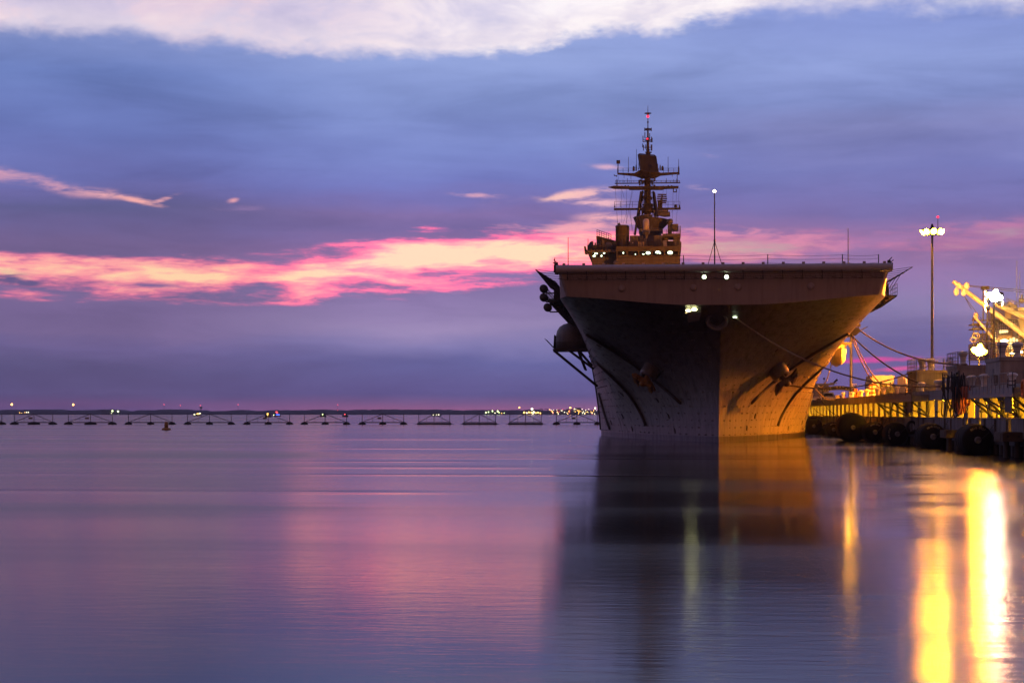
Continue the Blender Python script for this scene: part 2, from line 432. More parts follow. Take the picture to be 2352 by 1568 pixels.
# lamps
M['sodium'] = emat("sodium_lamp_lens", (1.0, 0.40, 0.007), 300.0)
M['sodium2'] = emat("sodium_floodlight_lens", (1.0, 0.40, 0.006), 500.0)
M['sodium3'] = emat("sodium_boost_lens", (1.0, 0.36, 0.010), 4500.0)
M['sodium6'] = emat("sodium_pole_lens", (1.0, 0.40, 0.02), 70.0)
M['sodium5'] = emat("sodium_ship_side_lens", (1.0, 0.30, 0.006), 550.0)
M['sodium_bow_fill'] = emat("sodium_boost_lens", (1.0, 0.23, 0.005), 14000.0)  # for added heads that brighten the bow plating
M['metalhal'] = emat("metal_halide_lens", (1.0, 0.97, 0.88), 90.0)
M['warm_fill'] = emat("warm_fill_lens", (1.0, 0.58, 0.13), 9000.0)  # for added heads that brighten the supply ship
M['under'] = emat("lower_deck_tube", (1.0, 0.45, 0.012), 240.0)
M['cabin'] = emat("cabin_lamp", (0.80, 1.0, 0.62), 7.0)
M['alcove'] = emat("mooring_deck_lamp", (1.0, 0.95, 0.42), 16.0)
M['red'] = emat("red_beacon", (1.0, 0.02, 0.05), 3.5)
M['warm'] = emat("mast_head_lamp", (1.0, 0.74, 0.45), 12.0)
M['faro'] = emat("far_sodium_lamp", (1.0, 0.52, 0.10), 9.0)
M['farw'] = emat("far_white_lamp", (1.0, 0.92, 0.6), 5.0)
M['farg'] = emat("far_green_lamp", (0.75, 1.0, 0.35), 8.0)
M['farr'] = emat("far_red_lamp", (1.0, 0.08, 0.10), 5.0)
M['farb'] = emat("far_blue_lamp", (0.08, 0.15, 1.0), 4.0)
M['lit'] = emat("lit_interior", (1.0, 0.72, 0.28), 2.2)


# ------------------------------------------------------------------ sighting helpers: photo position + one known distance -> place
def ray(u, v):
    dx = (u - 1176) * CT - 4000 * ST
    dy = (u - 1176) * ST + 4000 * CT
    return dx, dy, 950.0 - v


def W(u, v, Y):
    dx, dy, dz = ray(u, v)
    t = Y / dy
    return Vector((dx * t, Y, EYE + dz * t))


def WX(u, v, X):
    dx, dy, dz = ray(u, v)
    t = X / dx
    return Vector((X, dy * t, EYE + dz * t))


def WZ(u, v, z=0.0):
    dx, dy, dz = ray(u, v)
    t = (z - EYE) / dz
    return Vector((dx * t, dy * t, z))


def s1(x, y): return 1205.7 + x * .2563, 229.7 + y * .2563     # island sheet
def s2(x, y): return 1194.4 + x * .29302, 574.2 + y * .29302   # starboard bow sheet
def s3(x, y): return 1607.8 + x * .29297, 574.2 + y * .29297   # port bow sheet
def s4(x, y): return 1837.5 + x * .23808, 717.8 + y * .23808   # pier sheet
def s5(x, y): return 2067.2 + x * .25635, 459.4 + y * .25635   # lamps sheet


# ------------------------------------------------------------------ mesh builder
class MB:
    def __init__(s):
        s.v, s.f, s.mi, s.sm = [], [], [], []

    def _add(s, vs, fs, mi=0, smooth=False):
        b = len(s.v)
        s.v.extend([Vector(p) for p in vs])
        for f in fs:
            s.f.append([b + i for i in f])
            s.mi.append(mi)
            s.sm.append(smooth)

    def box(s, lo, hi, mi=0):
        x0, y0, z0 = lo
        x1, y1, z1 = hi
        vs = [(x0, y0, z0), (x1, y0, z0), (x1, y1, z0), (x0, y1, z0), (x0, y0, z1), (x1, y0, z1), (x1, y1, z1), (x0, y1, z1)]
        s._add(vs, [(0, 3, 2, 1), (4, 5, 6, 7), (0, 1, 5, 4), (1, 2, 6, 5), (2, 3, 7, 6), (3, 0, 4, 7)], mi)
        return s

    def obox(s, c, ax, ay, az, mi=0):
        c, ax, ay, az = Vector(c), Vector(ax), Vector(ay), Vector(az)
        vs = [c + ax * i + ay * j + az * k for k in (-1, 1) for j in (-1, 1) for i in (-1, 1)]
        s._add(vs, [(0, 2, 3, 1), (4, 5, 7, 6), (0, 1, 5, 4), (1, 3, 7, 5), (3, 2, 6, 7), (2, 0, 4, 6)], mi)
        return s

    def prism(s, poly, off, mi=0):
        """poly: 3-D outline; off: extrusion vector"""
        n = len(poly)
        off = Vector(off)
        vs = [Vector(p) for p in poly] + [Vector(p) + off for p in poly]
        fs = [tuple(range(n))[::-1], tuple(range(n, 2 * n))] + [(i, (i + 1) % n, n + (i + 1) % n, n + i) for i in range(n)]
        s._add(vs, fs, mi)
        return s

    def cyl(s, p0, p1, r0, r1=None, n=10, mi=0, caps=True):
        r1 = r0 if r1 is None else r1
        p0, p1 = Vector(p0), Vector(p1)
        d = (p1 - p0).normalized()
        a = d.orthogonal().normalized()
        b = d.cross(a)
        vs = []
        for p, r in ((p0, r0), (p1, r1)):
            for i in range(n):
                t = 2 * math.pi * i / n
                vs.append(p + a * (math.cos(t) * r) + b * (math.sin(t) * r))
        s._add(vs, [(i, (i + 1) % n, n + (i + 1) % n, n + i) for i in range(n)], mi, True)
        if caps:
            s._add(vs[:n], [tuple(range(n))[::-1]], mi)
            s._add(vs[n:], [tuple(range(n))], mi)
        return s

    def tube(s, pts, r, n=5, mi=0):
        pts = [Vector(p) for p in pts]
        for a, b in zip(pts[:-1], pts[1:]):
            if (b - a).length > 1e-4:
                s.cyl(a, b, r, r, n, mi, True)
        return s

    def path(s, pts, r, n=6, mi=0):
        """one continuous tube along pts"""
        pts = [Vector(p) for p in pts]
        vs = []
        prev = None
        for i, p in enumerate(pts):
            d = (pts[min(i + 1, len(pts) - 1)] - pts[max(i - 1, 0)]).normalized()
            a = d.orthogonal().normalized() if prev is None else (prev - d * prev.dot(d)).normalized()
            prev = a
            b = d.cross(a)
            rr = r[i] if isinstance(r, (list, tuple)) else r
            for k in range(n):
                t = 2 * math.pi * k / n
                vs.append(p + a * (math.cos(t) * rr) + b * (math.sin(t) * rr))
        m = len(pts)
        fs = [(i * n + k, i * n + (k + 1) % n, (i + 1) * n + (k + 1) % n, (i + 1) * n + k) for i in range(m - 1) for k in range(n)]
        fs += [tuple(range(n))[::-1], tuple((m - 1) * n + k for k in range(n))]
        s._add(vs, fs, mi, True)
        return s

    def lathe(s, prof, o, axis=(0, 0, 1), n=16, mi=0):
        """prof: list of (radius, height along axis)"""
        o, d = Vector(o), Vector(axis).normalized()
        a = d.orthogonal().normalized()
        b = d.cross(a)
        vs = []
        for r, h in prof:
            for k in range(n):
                t = 2 * math.pi * k / n
                vs.append(o + d * h + a * (math.cos(t) * r) + b * (math.sin(t) * r))
        m = len(prof)
        fs = [(i * n + k, i * n + (k + 1) % n, (i + 1) * n + (k + 1) % n, (i + 1) * n + k) for i in range(m - 1) for k in range(n)]
        fs += [tuple(range(n))[::-1], tuple((m - 1) * n + k for k in range(n))]
        s._add(vs, fs, mi, True)
        return s

    def ball(s, c, r, n=10, mi=0, sq=(1, 1, 1)):
        c = Vector(c)
        m = max(4, n // 2)
        vs = [c + Vector((0, 0, -r * sq[2]))]
        for i in range(1, m):
            ph = -math.pi / 2 + math.pi * i / m
            for k in range(n):
                t = 2 * math.pi * k / n
                vs.append(c + Vector((math.cos(ph) * math.cos(t) * r * sq[0], math.cos(ph) * math.sin(t) * r * sq[1], math.sin(ph) * r * sq[2])))
        vs.append(c + Vector((0, 0, r * sq[2])))
        fs = []
        for k in range(n):
            fs.append((0, 1 + (k + 1) % n, 1 + k))
            fs.append((len(vs) - 1, 1 + (m - 2) * n + k, 1 + (m - 2) * n + (k + 1) % n))
        for i in range(m - 2):
            for k in range(n):
                fs.append((1 + i * n + k, 1 + i * n + (k + 1) % n, 1 + (i + 1) * n + (k + 1) % n, 1 + (i + 1) * n + k))
        s._add(vs, fs, mi, True)
        return s

    def grid(s, rows, mi=0, smooth=True, flip=False):
        n = len(rows[0])
        vs = [p for r in rows for p in r]
        fs = []
        for i in range(len(rows) - 1):
            for k in range(n - 1):
                q = (i * n + k, i * n + k + 1, (i + 1) * n + k + 1, (i + 1) * n + k)
                fs.append(q[::-1] if flip else q)
        s._add(vs, fs, mi, smooth)
        return s

    def text(s, body, o, ex, ey, size, mi=0, depth=0.02):
        """writing laid in the plane of ex (along the line) and ey (up)"""
        cu = bpy.data.curves.new("txt", 'FONT')
        cu.body = body
        cu.size = size
        cu.align_x = 'CENTER'
        cu.extrude = depth
        cu.resolution_u = 2
        ob = bpy.data.objects.new("txt", cu)
        COL.objects.link(ob)
        bpy.context.view_layer.update()
        me = bpy.data.meshes.new_from_object(ob.evaluated_get(bpy.context.evaluated_depsgraph_get()))
        o, ex, ey = Vector(o), Vector(ex).normalized(), Vector(ey).normalized()
        ez = ex.cross(ey)
        vs = [o + ex * v.co.x + ey * v.co.y + ez * v.co.z for v in me.vertices]
        s._add(vs, [tuple(p.vertices) for p in me.polygons], mi)
        bpy.data.objects.remove(ob)
        bpy.data.meshes.remove(me)
        bpy.data.curves.remove(cu)
        return s

    def rail(s, pts, h=1.1, r=0.03, bars=3, step=1.5, posts=True):
        pts = [Vector(p) for p in pts]
        for a, b in zip(pts[:-1], pts[1:]):
            for k in range(bars):
                z = Vector((0, 0, h * (k + 1) / bars))
                s.cyl(a + z, b + z, r, r, 4)
            if posts:
                m = max(1, int(round((b - a).length / step)))
                for i in range(m + 1):
                    p = a.lerp(b, i / m)
                    s.cyl(p, p + Vector((0, 0, h)), r * 1.2, r * 1.2, 4)
        return s

    def build(s, name, mats, parent=None, label=None):
        me = bpy.data.meshes.new(name)
        off = Vector((0, 0, 0))
        if parent is not None:
            p = parent
            while p is not None:
                off += p.location
                p = p.parent
        me.from_pydata([tuple(v - off) for v in s.v], [], s.f)
        mats = mats if isinstance(mats, (list, tuple)) else [mats]
        for x in mats:
            me.materials.append(x)
        for p, mi, sm in zip(me.polygons, s.mi, s.sm):
            p.material_index = mi
            p.use_smooth = sm
        me.update()
        o = bpy.data.objects.new(name, me)
        COL.objects.link(o)
        if parent is not None:
            o.parent = parent
        if label:
            o['label'] = label
        return o


def build_pieces(mb, name, mats, parent, gap=0.04):
    """link every separate piece of mb as a part of its own"""
    n = len(mb.v)
    par = list(range(n))

    def root(i):
        while par[i] != i:
            par[i] = par[par[i]]
            i = par[i]
        return i
    for f in mb.f:
        for i in f[1:]:
            par[root(i)] = root(f[0])
    isl = {}
    for i in range(n):
        isl.setdefault(root(i), []).append(i)
    boxes = [[k, [min(mb.v[i][c] for i in vs) - gap for c in range(3)], [max(mb.v[i][c] for i in vs) + gap for c in range(3)]] for k, vs in isl.items()]
    gp_ = list(range(len(boxes)))

    def gr(i):
        while gp_[i] != i:
            i = gp_[i]
        return i
    for i in range(len(boxes)):
        for j in range(i):
            if all(boxes[i][1][c] <= boxes[j][2][c] and boxes[j][1][c] <= boxes[i][2][c] for c in range(3)):
                gp_[gr(i)] = gr(j)
    pieces = {}
    owner = {b[0]: gr(i) for i, b in enumerate(boxes)}
    for fi, f in enumerate(mb.f):
        pieces.setdefault(owner[root(f[0])], []).append(fi)
    out = []
    for fs in pieces.values():
        m2 = MB()
        mp = {}
        for fi in fs:
            nf = []
            for i in mb.f[fi]:
                if i not in mp:
                    mp[i] = len(m2.v)
                    m2.v.append(mb.v[i])
                nf.append(mp[i])
            m2.f.append(nf)
            m2.mi.append(mb.mi[fi])
            m2.sm.append(mb.sm[fi])
        out.append(m2.build(name, mats, parent))
    return out


def tag(o, label=None, cat=None, group=None, kind=None):
    if label: o['label'] = label
    if cat: o['category'] = cat
    if group: o['group'] = group
    if kind: o['kind'] = kind
    return o


def empty(name, loc, label, cat, group=None):
    o = bpy.data.objects.new(name, None)
    o.empty_display_size = 0.5
    o.location = loc
    COL.objects.link(o)
    return tag(o, label, cat, group)


def copy_tree(o, parent=None):
    c = o.copy()
    COL.objects.link(c)
    if parent is not None:
        c.parent = parent
    for ch in list(o.children):
        copy_tree(ch, c)
    return c


# ------------------------------------------------------------------ water and far shore
w = MB()
xs = [-14000, -3000, -600, -150, 0, 150, 600, 3000, 14000]
ys = [-400, -60, 0, 60, 200, 600, 2000, 6000, 20000]
w.grid([[(x, y, 0) for x in xs] for y in ys], 0, False)
tag(w.build('water', M['water']), kind='structure')

ridge = MB()
rows_t, rows_f, rows_b = [], [], []
x = -3200.0
rs = random.Random(3)
hh = 14.0
while x < 2600:
    hh += rs.uniform(-1.6, 1.6)
    hh = min(17.5, max(11.0, hh))
    y0 = 6000 + 60 * math.sin(x * 0.004)
    rows_f.append((x, y0, -1.0))
    rows_t.append((x, y0 + 15, hh + rs.uniform(-0.9, 0.9)))
    rows_b.append((x, y0 + 160, hh + 1 + rs.uniform(-1, 1)))
    x += rs.uniform(5, 13)
ridge.grid([rows_f, [(p[0], p[1] + 4, q[2] * 0.6) for p, q in zip(rows_f, rows_t)], rows_t, rows_b, [(p[0], p[1] + 60, -1) for p in rows_b]], 0, False)
tag(ridge.build('far_woods', M['trees']), 'low dark line of woods along the far shore', None, None, 'stuff')

# ------------------------------------------------------------------ WARSHIP
XS, YS = 6.9, 184.6          # stem at the waterline
ship = empty('warship', (XS, YS, 0), 'huge grey flat-decked assault ship moored bow-on beside the lit pier', 'warship')


def S(s, w, z): return Vector((XS + w, YS + s, z))


def smooth(x):
    x = max(0.0, min(1.0, x))
    return x * x * (3 - 2 * x)


LS = 66.0


def hull_bottom(q):
    s = LS * q ** 1.35
    return s, 14.3 * (1 - (1 - s / LS) ** 1.75), 0.0


def hull_top(q):
    if q <= .55:
        f = q / .55
        wv = 15.5 * f
        return -10.0 + 0.25 * f ** 4, wv, 13.85 + 0.95 * smooth((wv - 3.0) / 14.5) ** 0.9
    if q <= .65:
        f = (q - .55) / .10
        return -9.75 + 4.2 * f ** 1.3, 15.5 + 0.9 * math.sin(f * math.pi / 2), 14.8 - 0.1 * f
    f = (q - .65) / .35
    return -5.55 + (LS + 5.55) * f, 16.4, 14.7


def hull_pt(q, p):
    b, t = hull_bottom(q), hull_top(q)
    if p < 0:
        return b[0] + 0.3 * p, b[1], p * 14
    k = 2.35 - 0.75 * q
    g = p ** k
    g2 = p ** (k * 0.92)
    return b[0] + (t[0] - b[0]) * g, b[1] + (t[1] - b[1]) * g2, t[2] * p


QS = [i / 70.0 for i in range(71)]
PS = [-0.12, -0.04] + [i / 34.0 for i in range(35)]
hb = MB()
for sg in (-1, 1):
    rows = []
    for p in PS:
        r = []
        for q in QS:
            s_, w_, z_ = hull_pt(q, p)
            r.append(S(s_, sg * w_, z_))
        s_, w_, z_ = hull_pt(1, p)
        r.append(S(150, sg * w_, z_))
        r.append(S(238, sg * w_ * 0.95, z_))
        rows.append(r)
    hb.grid(rows, 0, True, flip=(sg < 0))
hb._add([S(238, sg * 15, z) for sg, z in ((-1, -1), (1, -1), (1, 14.5), (-1, 14.5))], [(0, 1, 2, 3)], 0)
hull_bvh = BVHTree.FromPolygons([tuple(v) for v in hb.v], hb.f)


def hullray(u, v):
    d = Vector(ray(u, v)).normalized()
    loc, nor, idx, dist = hull_bvh.ray_cast(Vector((0, 0, EYE)), d)
    if loc is None:
        return None, None
    if nor.dot(d) > 0:
        nor = -nor
    return loc, nor


# studs welded over the plating (surface pattern, kept in the hull mesh)
for sg in (-1, 1):
    for ip in range(1, 17):
        p = ip / 17.0 * 0.93
        prev = None
        q = 0.06
        acc = 0.0
        while q < 0.97:
            s_, w_, z_ = hull_pt(q, p)
            c = S(s_, sg * w_, z_)
            if prev is None or (c - prev).length > 1.9:
                prev = c
                a1 = S(*(lambda h: (h[0], sg * h[1], h[2]))(hull_pt(min(1, q + .004), p))) - c
                a2 = S(*(lambda h: (h[0], sg * h[1], h[2]))(hull_pt(q, p + .01))) - c
                nrm = a1.cross(a2).normalized()
                if nrm.dot(Vector((sg, -1, -0.2))) < 0:
                    nrm = -nrm
                a1.normalize()
                if random.random() < .25:
                    q += .0025
                    continue
                for off in ((-0.15, 0.15) if random.random() < .5 else (0.0,)):
                    cc = c + a1 * off
                    hb.cyl(cc - nrm * 0.05, cc + nrm * 0.08, 0.075, 0.05, 6, 0)
            q += 0.0025
hull = hb.build('hull', [M['hull'], M['strake']], ship)


# fascia: the plated front of the flight deck
def deck_edge(q):
    if q <= .55:
        f = q / .55
        return -10.15, 16.45 * f, 17.45
    if q <= .65:
        f = (q - .55) / .10
        return -10.15 + 4.6 * f, 16.45 + 0.05 * f, 17.45
    f = (q - .65) / .35
    return -5.55 + (LS + 5.55) * f, 16.5, 17.45


fb = MB()
for sg in (-1, 1):
    rows = []
    for k in range(7):
        r = []
        for q in QS:
            a, b = hull_top(q), deck_edge(q)
            f = k / 6.0
            r.append(S(a[0] + (b[0] - a[0]) * f - 0.03, sg * (a[1] + (b[1] - a[1]) * f), a[2] + (b[2] - a[2]) * f))
        r.append(S(238, sg * 16.5, r[-1].z))
        rows.append(r)
    fb.grid(rows, 0, False, flip=(sg < 0))
# pale rubbed plates near the port end
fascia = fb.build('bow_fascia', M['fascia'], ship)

dk = MB()
dk.prism([S(-10.05, -16.35, 17.5), S(-10.05, 16.35, 17.5), S(60, 16.4, 17.5), S(90, 20, 17.5), S(200, 20, 17.5), S(238, 14, 17.5), S(238, -16.4, 17.5)], (0, 0, 0.36))
dk.build('flight_deck', M['deck'], ship)
rl = MB()
rl.cyl(S(-10.2, -16.6, 17.46), S(-10.2, 16.6, 17.46), 0.42, 0.42, 20)
for i in range(17):
    c = S(-10.2, -15.8 + i * 1.98, 17.9)
    rl.box(c + Vector((-.14, -.14, -.06)), c + Vector((.14, .14, .16)))
rl.build('deck_edge_roll', M['roll'], ship)

# hanging frames and net along the front edge
nf = MB()
k = 0
for i in range(17):
    wv = -15.5 + i * 1.94
    y = -10.55
    nf.cyl(S(-10.5, wv, 17.5), S(y - 0.05, wv + 0.1, 16.35), 0.035, 0.035, 5)
    nf.cyl(S(y - 0.05, wv + 0.1, 16.35), S(-10.15, wv - 0.9, 16.55), 0.03, 0.03, 4)
    nf.cyl(S(-10.15, wv, 16.7), S(y, wv, 16.5), 0.03, 0.03, 4)
for z in (16.45, 16.68, 16.9):
    nf.path([S(-10.56, -15.5 + i * 0.97, z - 0.07 * (i % 2)) for i in range(33)], 0.022, 4)
for i in range(64):
    nf.cyl(S(-10.55, -15.5 + i * .49, 16.92), S(-10.56, -15.3 + i * .49, 16.40), 0.012, 0.012, 3)
nf.build('bow_safety_net', M['net'], ship)


def on_fascia(u, v):
    return W(u, v, YS - 10.2)


for (u, v) in ((1428, 662), (1593, 660.5), (1695.5, 659), (1862.5, 657.5)):
    c = on_fascia(u, v)
    b = MB().lathe([(0.42, 0.0), (0.42, 0.05), (0.35, 0.07), (0.35, 0.20), (0.29, 0.27), (0.0, 0.28)], c + Vector((0, 0.25, 0)), (0, -1, 0), 20)
    b.build('fascia_boss', M['fascia'], ship)
for (u, v) in ((1617.5, 636), (1668.8, 636)):
    c = on_fascia(u, v)
    b = MB().lathe([(0.28, 0), (0.28, 0.09), (0.225, 0.10), (0.225, 0.06)], c + Vector((0, 0.1, 0)), (0, -1, 0), 18)
    o = b.build('porthole', M['ship'], ship)
    MB().lathe([(0.215, 0), (0.20, 0.06), (0.0, 0.075)], c + Vector((0, 0.06, 0)), (0, -1, 0), 18).build('glowing_pane', M['cabin'], o)

# lit mooring opening under the fascia, with a pocket below it
c0 = W(1573, 703, YS - 9.9)
c1 = W(1611, 717.5, YS - 9.9)
ob = MB()
x0, x1, z0, z1, y = c0.x, c1.x, c1.z, c0.z, YS - 9.6
ob.box((x0, y, z1 - .06), (x1, y + 1.2, z1 + .02)).box((x0, y, z0), (x0 + .06, y + 1.2, z1 - .06)).box((x1 - .06, y, z0), (x1, y + 1.2, z1 - .06)).box((x0, y + 1.2, z0), (x1, y + 1.26, z1))
ob.prism([(x0 + .25, y, z0), (x1, y, z0), (x1 - .2, y + .4, z0 - .75), (x0 + .35, y + .4, z0 - .95)], (0, 1.4, 0))
mo = ob.build('mooring_opening', M['ship'], ship)
for (fx, rx, fz, rz) in ((0.22, .26, .35, .11), (.58, .28, .52, .12), (.62, .34, .86, .07)):
    MB().ball((x0 + (x1 - x0) * fx, y + .22, z0 + (z1 - z0) * fz), 1.0, 12, 0, (rx, .08, rz)).build('deck_lamp', M['alcove'], mo)
MB().box((x0 + .07, y + 1.14, z0 + .03), (x1 - .07, y + 1.19, z1 - .08)).build('glowing_back_panel', M['lit'], mo)

# bullnose fairlead at the stem head
loc, nor = hullray(1646, 735)
d = Vector((0, -1, -0.25)).normalized()
bn = MB()
ring_o, ring_m, ring_i = [], [], []
N_ = 28
rows = []
for rr, hgt in ((1.0, -1.2), (1.0, 0.35), (0.93, 0.55), (0.80, 0.60), (0.70, 0.48), (0.62, 0.1), (0.55, -0.3)):
    row = []
    for k in range(N_ + 1):
        t = 2 * math.pi * k / N_
        xx = 1.15 * rr * math.cos(t)
        zz = (0.78 if math.sin(t) > 0 else 1.05) * rr * math.sin(t)
        row.append(loc + d * hgt + Vector((xx, 0, zz)))
    rows.append(row)
bn.grid(rows, 0, True)
bo = bn.build('bullnose_fairlead', M['ship'], ship)
MB()._add([p for p in rows[-1][:-1]], [tuple(range(N_))], 0) if False else None
dkb = MB()
dkb._add([p + d * 0.02 for p in rows[-1][:-1]], [tuple(range(N_))], 0)
dkb.build('fairlead_throat', M['black'], bo)
loc2, nor2 = hullray(1688, 728.5)
MB().ball(loc2 - Vector((0, .12, 0)), 1.0, 10, 0, (.22, .10, .06)).build('chock_lamp', M['cabin'], ship)
rowsl = MB()
for i in range(3):
    l_, n_ = hullray(1674, 705 + i * 5)
    if l_: rowsl.cyl(l_ - Vector((0, -.05, 0)), l_ - Vector((0, .12, 0)), .07, .07, 6)
build_pieces(rowsl, 'hull_step', M['ship'], ship)

# dark strakes wrapping the flare (traced on starboard, mirrored to port)
strakes = [
    [s2(*p) for p in ((445, 618), (520, 655), (600, 702), (700, 765), (800, 828), (900, 898), (980, 956), (1060, 1020), (1130, 1078), (1200, 1140), (1262, 1196))],
    [s2(*p) for p in ((520, 775), (560, 830), (620, 890), (700, 968), (780, 1045), (850, 1120), (900, 1190), (940, 1258), (972, 1320), (992, 1375))],
    [s2(*p) for p in ((622, 1120), (640, 1180), (660, 1255), (682, 1330), (708, 1398))],
]
for st in strakes:
    pts = []
    for u, v in st:
        l_, n_ = hullray(u, v)
        if l_ is not None and l_.y < YS + 80:
            pts.append((l_, n_))
    if len(pts) < 3:
        continue
    for sg in (1, -1):
        pp = []
        for l_, n_ in pts:
            q_ = l_ + n_ * 0.06
            pp.append(Vector((XS + (q_.x - XS) * sg, q_.y, q_.z)))
        MB().path(pp, 0.20, 8).build('hull_strake', M['strake'], ship)
# vertical rubbing bar at the turn of each side, scuppers and draught marks
for sg in (-1, 1):
    pp = [S(s_, sg * (w_ + .05), z_) for s_, w_, z_ in (hull_pt(0.97, p / 20) for p in range(1, 15))]
    MB().path(pp, 0.16, 6).build('side_rubbing_bar', M['strake'], ship)
sc_ = MB()
for (u, v) in [s2(*p) for p in ((800, 1130), (1078, 1175), (1165, 1300), (805, 1300), (1215, 1415), (620, 750), (715, 1350), (880, 1400))] + [s3(*p) for p in ((430, 1300), (365, 1395), (645, 1275), (690, 1395), (870, 860), (1000, 740), (600, 785), (690, 900), (800, 1350))]:
    l_, n_ = hullray(u, v)
    if l_ is not None:
        t_ = n_.cross(Vector((0, 0, 1))).normalized()
        up = t_.cross(n_)
        sc_.obox(l_ + n_ * .03, t_ * .12 + up * .1, up * .2, n_ * .05)
build_pieces(sc_, 'scupper', M['strake'], ship)

# anchors in their bolsters
for nm, (u, v), sg, mm in (('stbd', s2(1070, 985), -1, 'anchy'), ('port', s3(565, 985), 1, 'anch')):
    loc, nor = hullray(u, v)
    up = Vector((0, 0, 1))
    tx = up.cross(nor).normalized()
    if tx.x * 1 < 0:
        tx = -tx
    ty = nor.cross(tx).normalized()
    if ty.z < 0:
        ty = -ty
    # bolster: a barrel pipe set into the plating, reaching out and down
    hi_ = loc + ty * 1.2 - tx * 0.9 * sg * 1.0
    out = (nor * 0.95 + Vector((0.25 * sg, -0.15, -0.62))).normalized()
    bl = MB().lathe([(1.05, -1.6), (1.05, 0.2), (1.02, 0.9), (0.95, 1.15), (0.78, 1.28), (0.55, 1.22), (0.40, 0.9)], hi_, out, 24)
    bo = bl.build('hawse_bolster', M['hull'], ship)
    tip = hi_ + out * 1.45
    cr = (tx * 0.72 + ty * 0.70 * sg).normalized()              # line of the crown
    fl = out.cross(cr).normalized()
    if fl.z < 0:
        fl = -fl
    an = MB()
    an.cyl(hi_ + out * 0.5, tip + out * 0.35, 0.26, 0.30, 12)
    an.obox(tip + out * 0.4, cr * 1.15, fl * 0.30, out * 0.27)
    an.ball(tip + out * 0.62, 0.42, 10)
    for e in (-1, 1):
        c = tip + out * 0.38 + cr * (1.05 * e)
        # broad palm then a pointed bill
        f1 = (fl * e * 0.95 - out * 0.12 * e).normalized()
        wd_ = out.cross(f1).normalized()
        an.prism([c - f1 * 0.5 - wd_ * .48, c - f1 * 0.5 + wd_ * .48, c + f1 * 0.75 + wd_ * .36, c + f1 * 1.75, c + f1 * 0.75 - wd_ * .36], out * 0.22)
        an.obox(c + out * .2, cr * .22, f1 * .62, out * .28)
    ao = an.build('anchor', M[mm], ship, 'ochre anchor on the shaded bow side' if sg < 0 else 'dark anchor on the lamplit bow side')
    sh = MB()
    sh.path([tip + out * .75 + fl * (.22 * math.cos(t)) + cr * (.22 * math.sin(t)) for t in [i * math.pi / 6 for i in range(13)]], 0.07, 6)
    sh.build('anchor_shackle', M['anch'], ao)

# life-raft canisters, catwalks, side nets
for (u, v, X) in ((1248, 662, -11.2), (1248, 682, -11.2), (1257, 705, -10.9)):
    c = W(u, v, 179.5)
    b = MB().lathe([(0.0, 0), (.30, .05), (.42, .22), (.42, .8), (.44, .8), (.44, .86), (.42, .86), (.42, 1.5), (.3, 1.66), (0, 1.7)], c, (0, 1, 0), 16)
    b.box(c + Vector((.2, .3, -.5)), c + Vector((1.3, .42, -.42))).box(c + Vector((.2, 1.2, -.5)), c + Vector((1.3, 1.32, -.42)))
    b.build('life_raft_canister', M['shipd'], ship)
for (u, v) in ((2029.5, 652), (2029.5, 674)):
    c = W(u, v, 178.5)
    b = MB().lathe([(0.0, 0), (.30, .05), (.42, .22), (.42, .8), (.44, .8), (.44, .86), (.42, .86), (.42, 1.5), (.3, 1.66), (0, 1.7)], c, (0, 1, 0), 16)
    b.box(c + Vector((-1.0, .3, -.5)), c + Vector((-.1, .42, -.42))).box(c + Vector((-1.0, 1.2, -.5)), c + Vector((-.1, 1.32, -.42)))
    b.build('life_raft_canister', M['shipd'], ship)
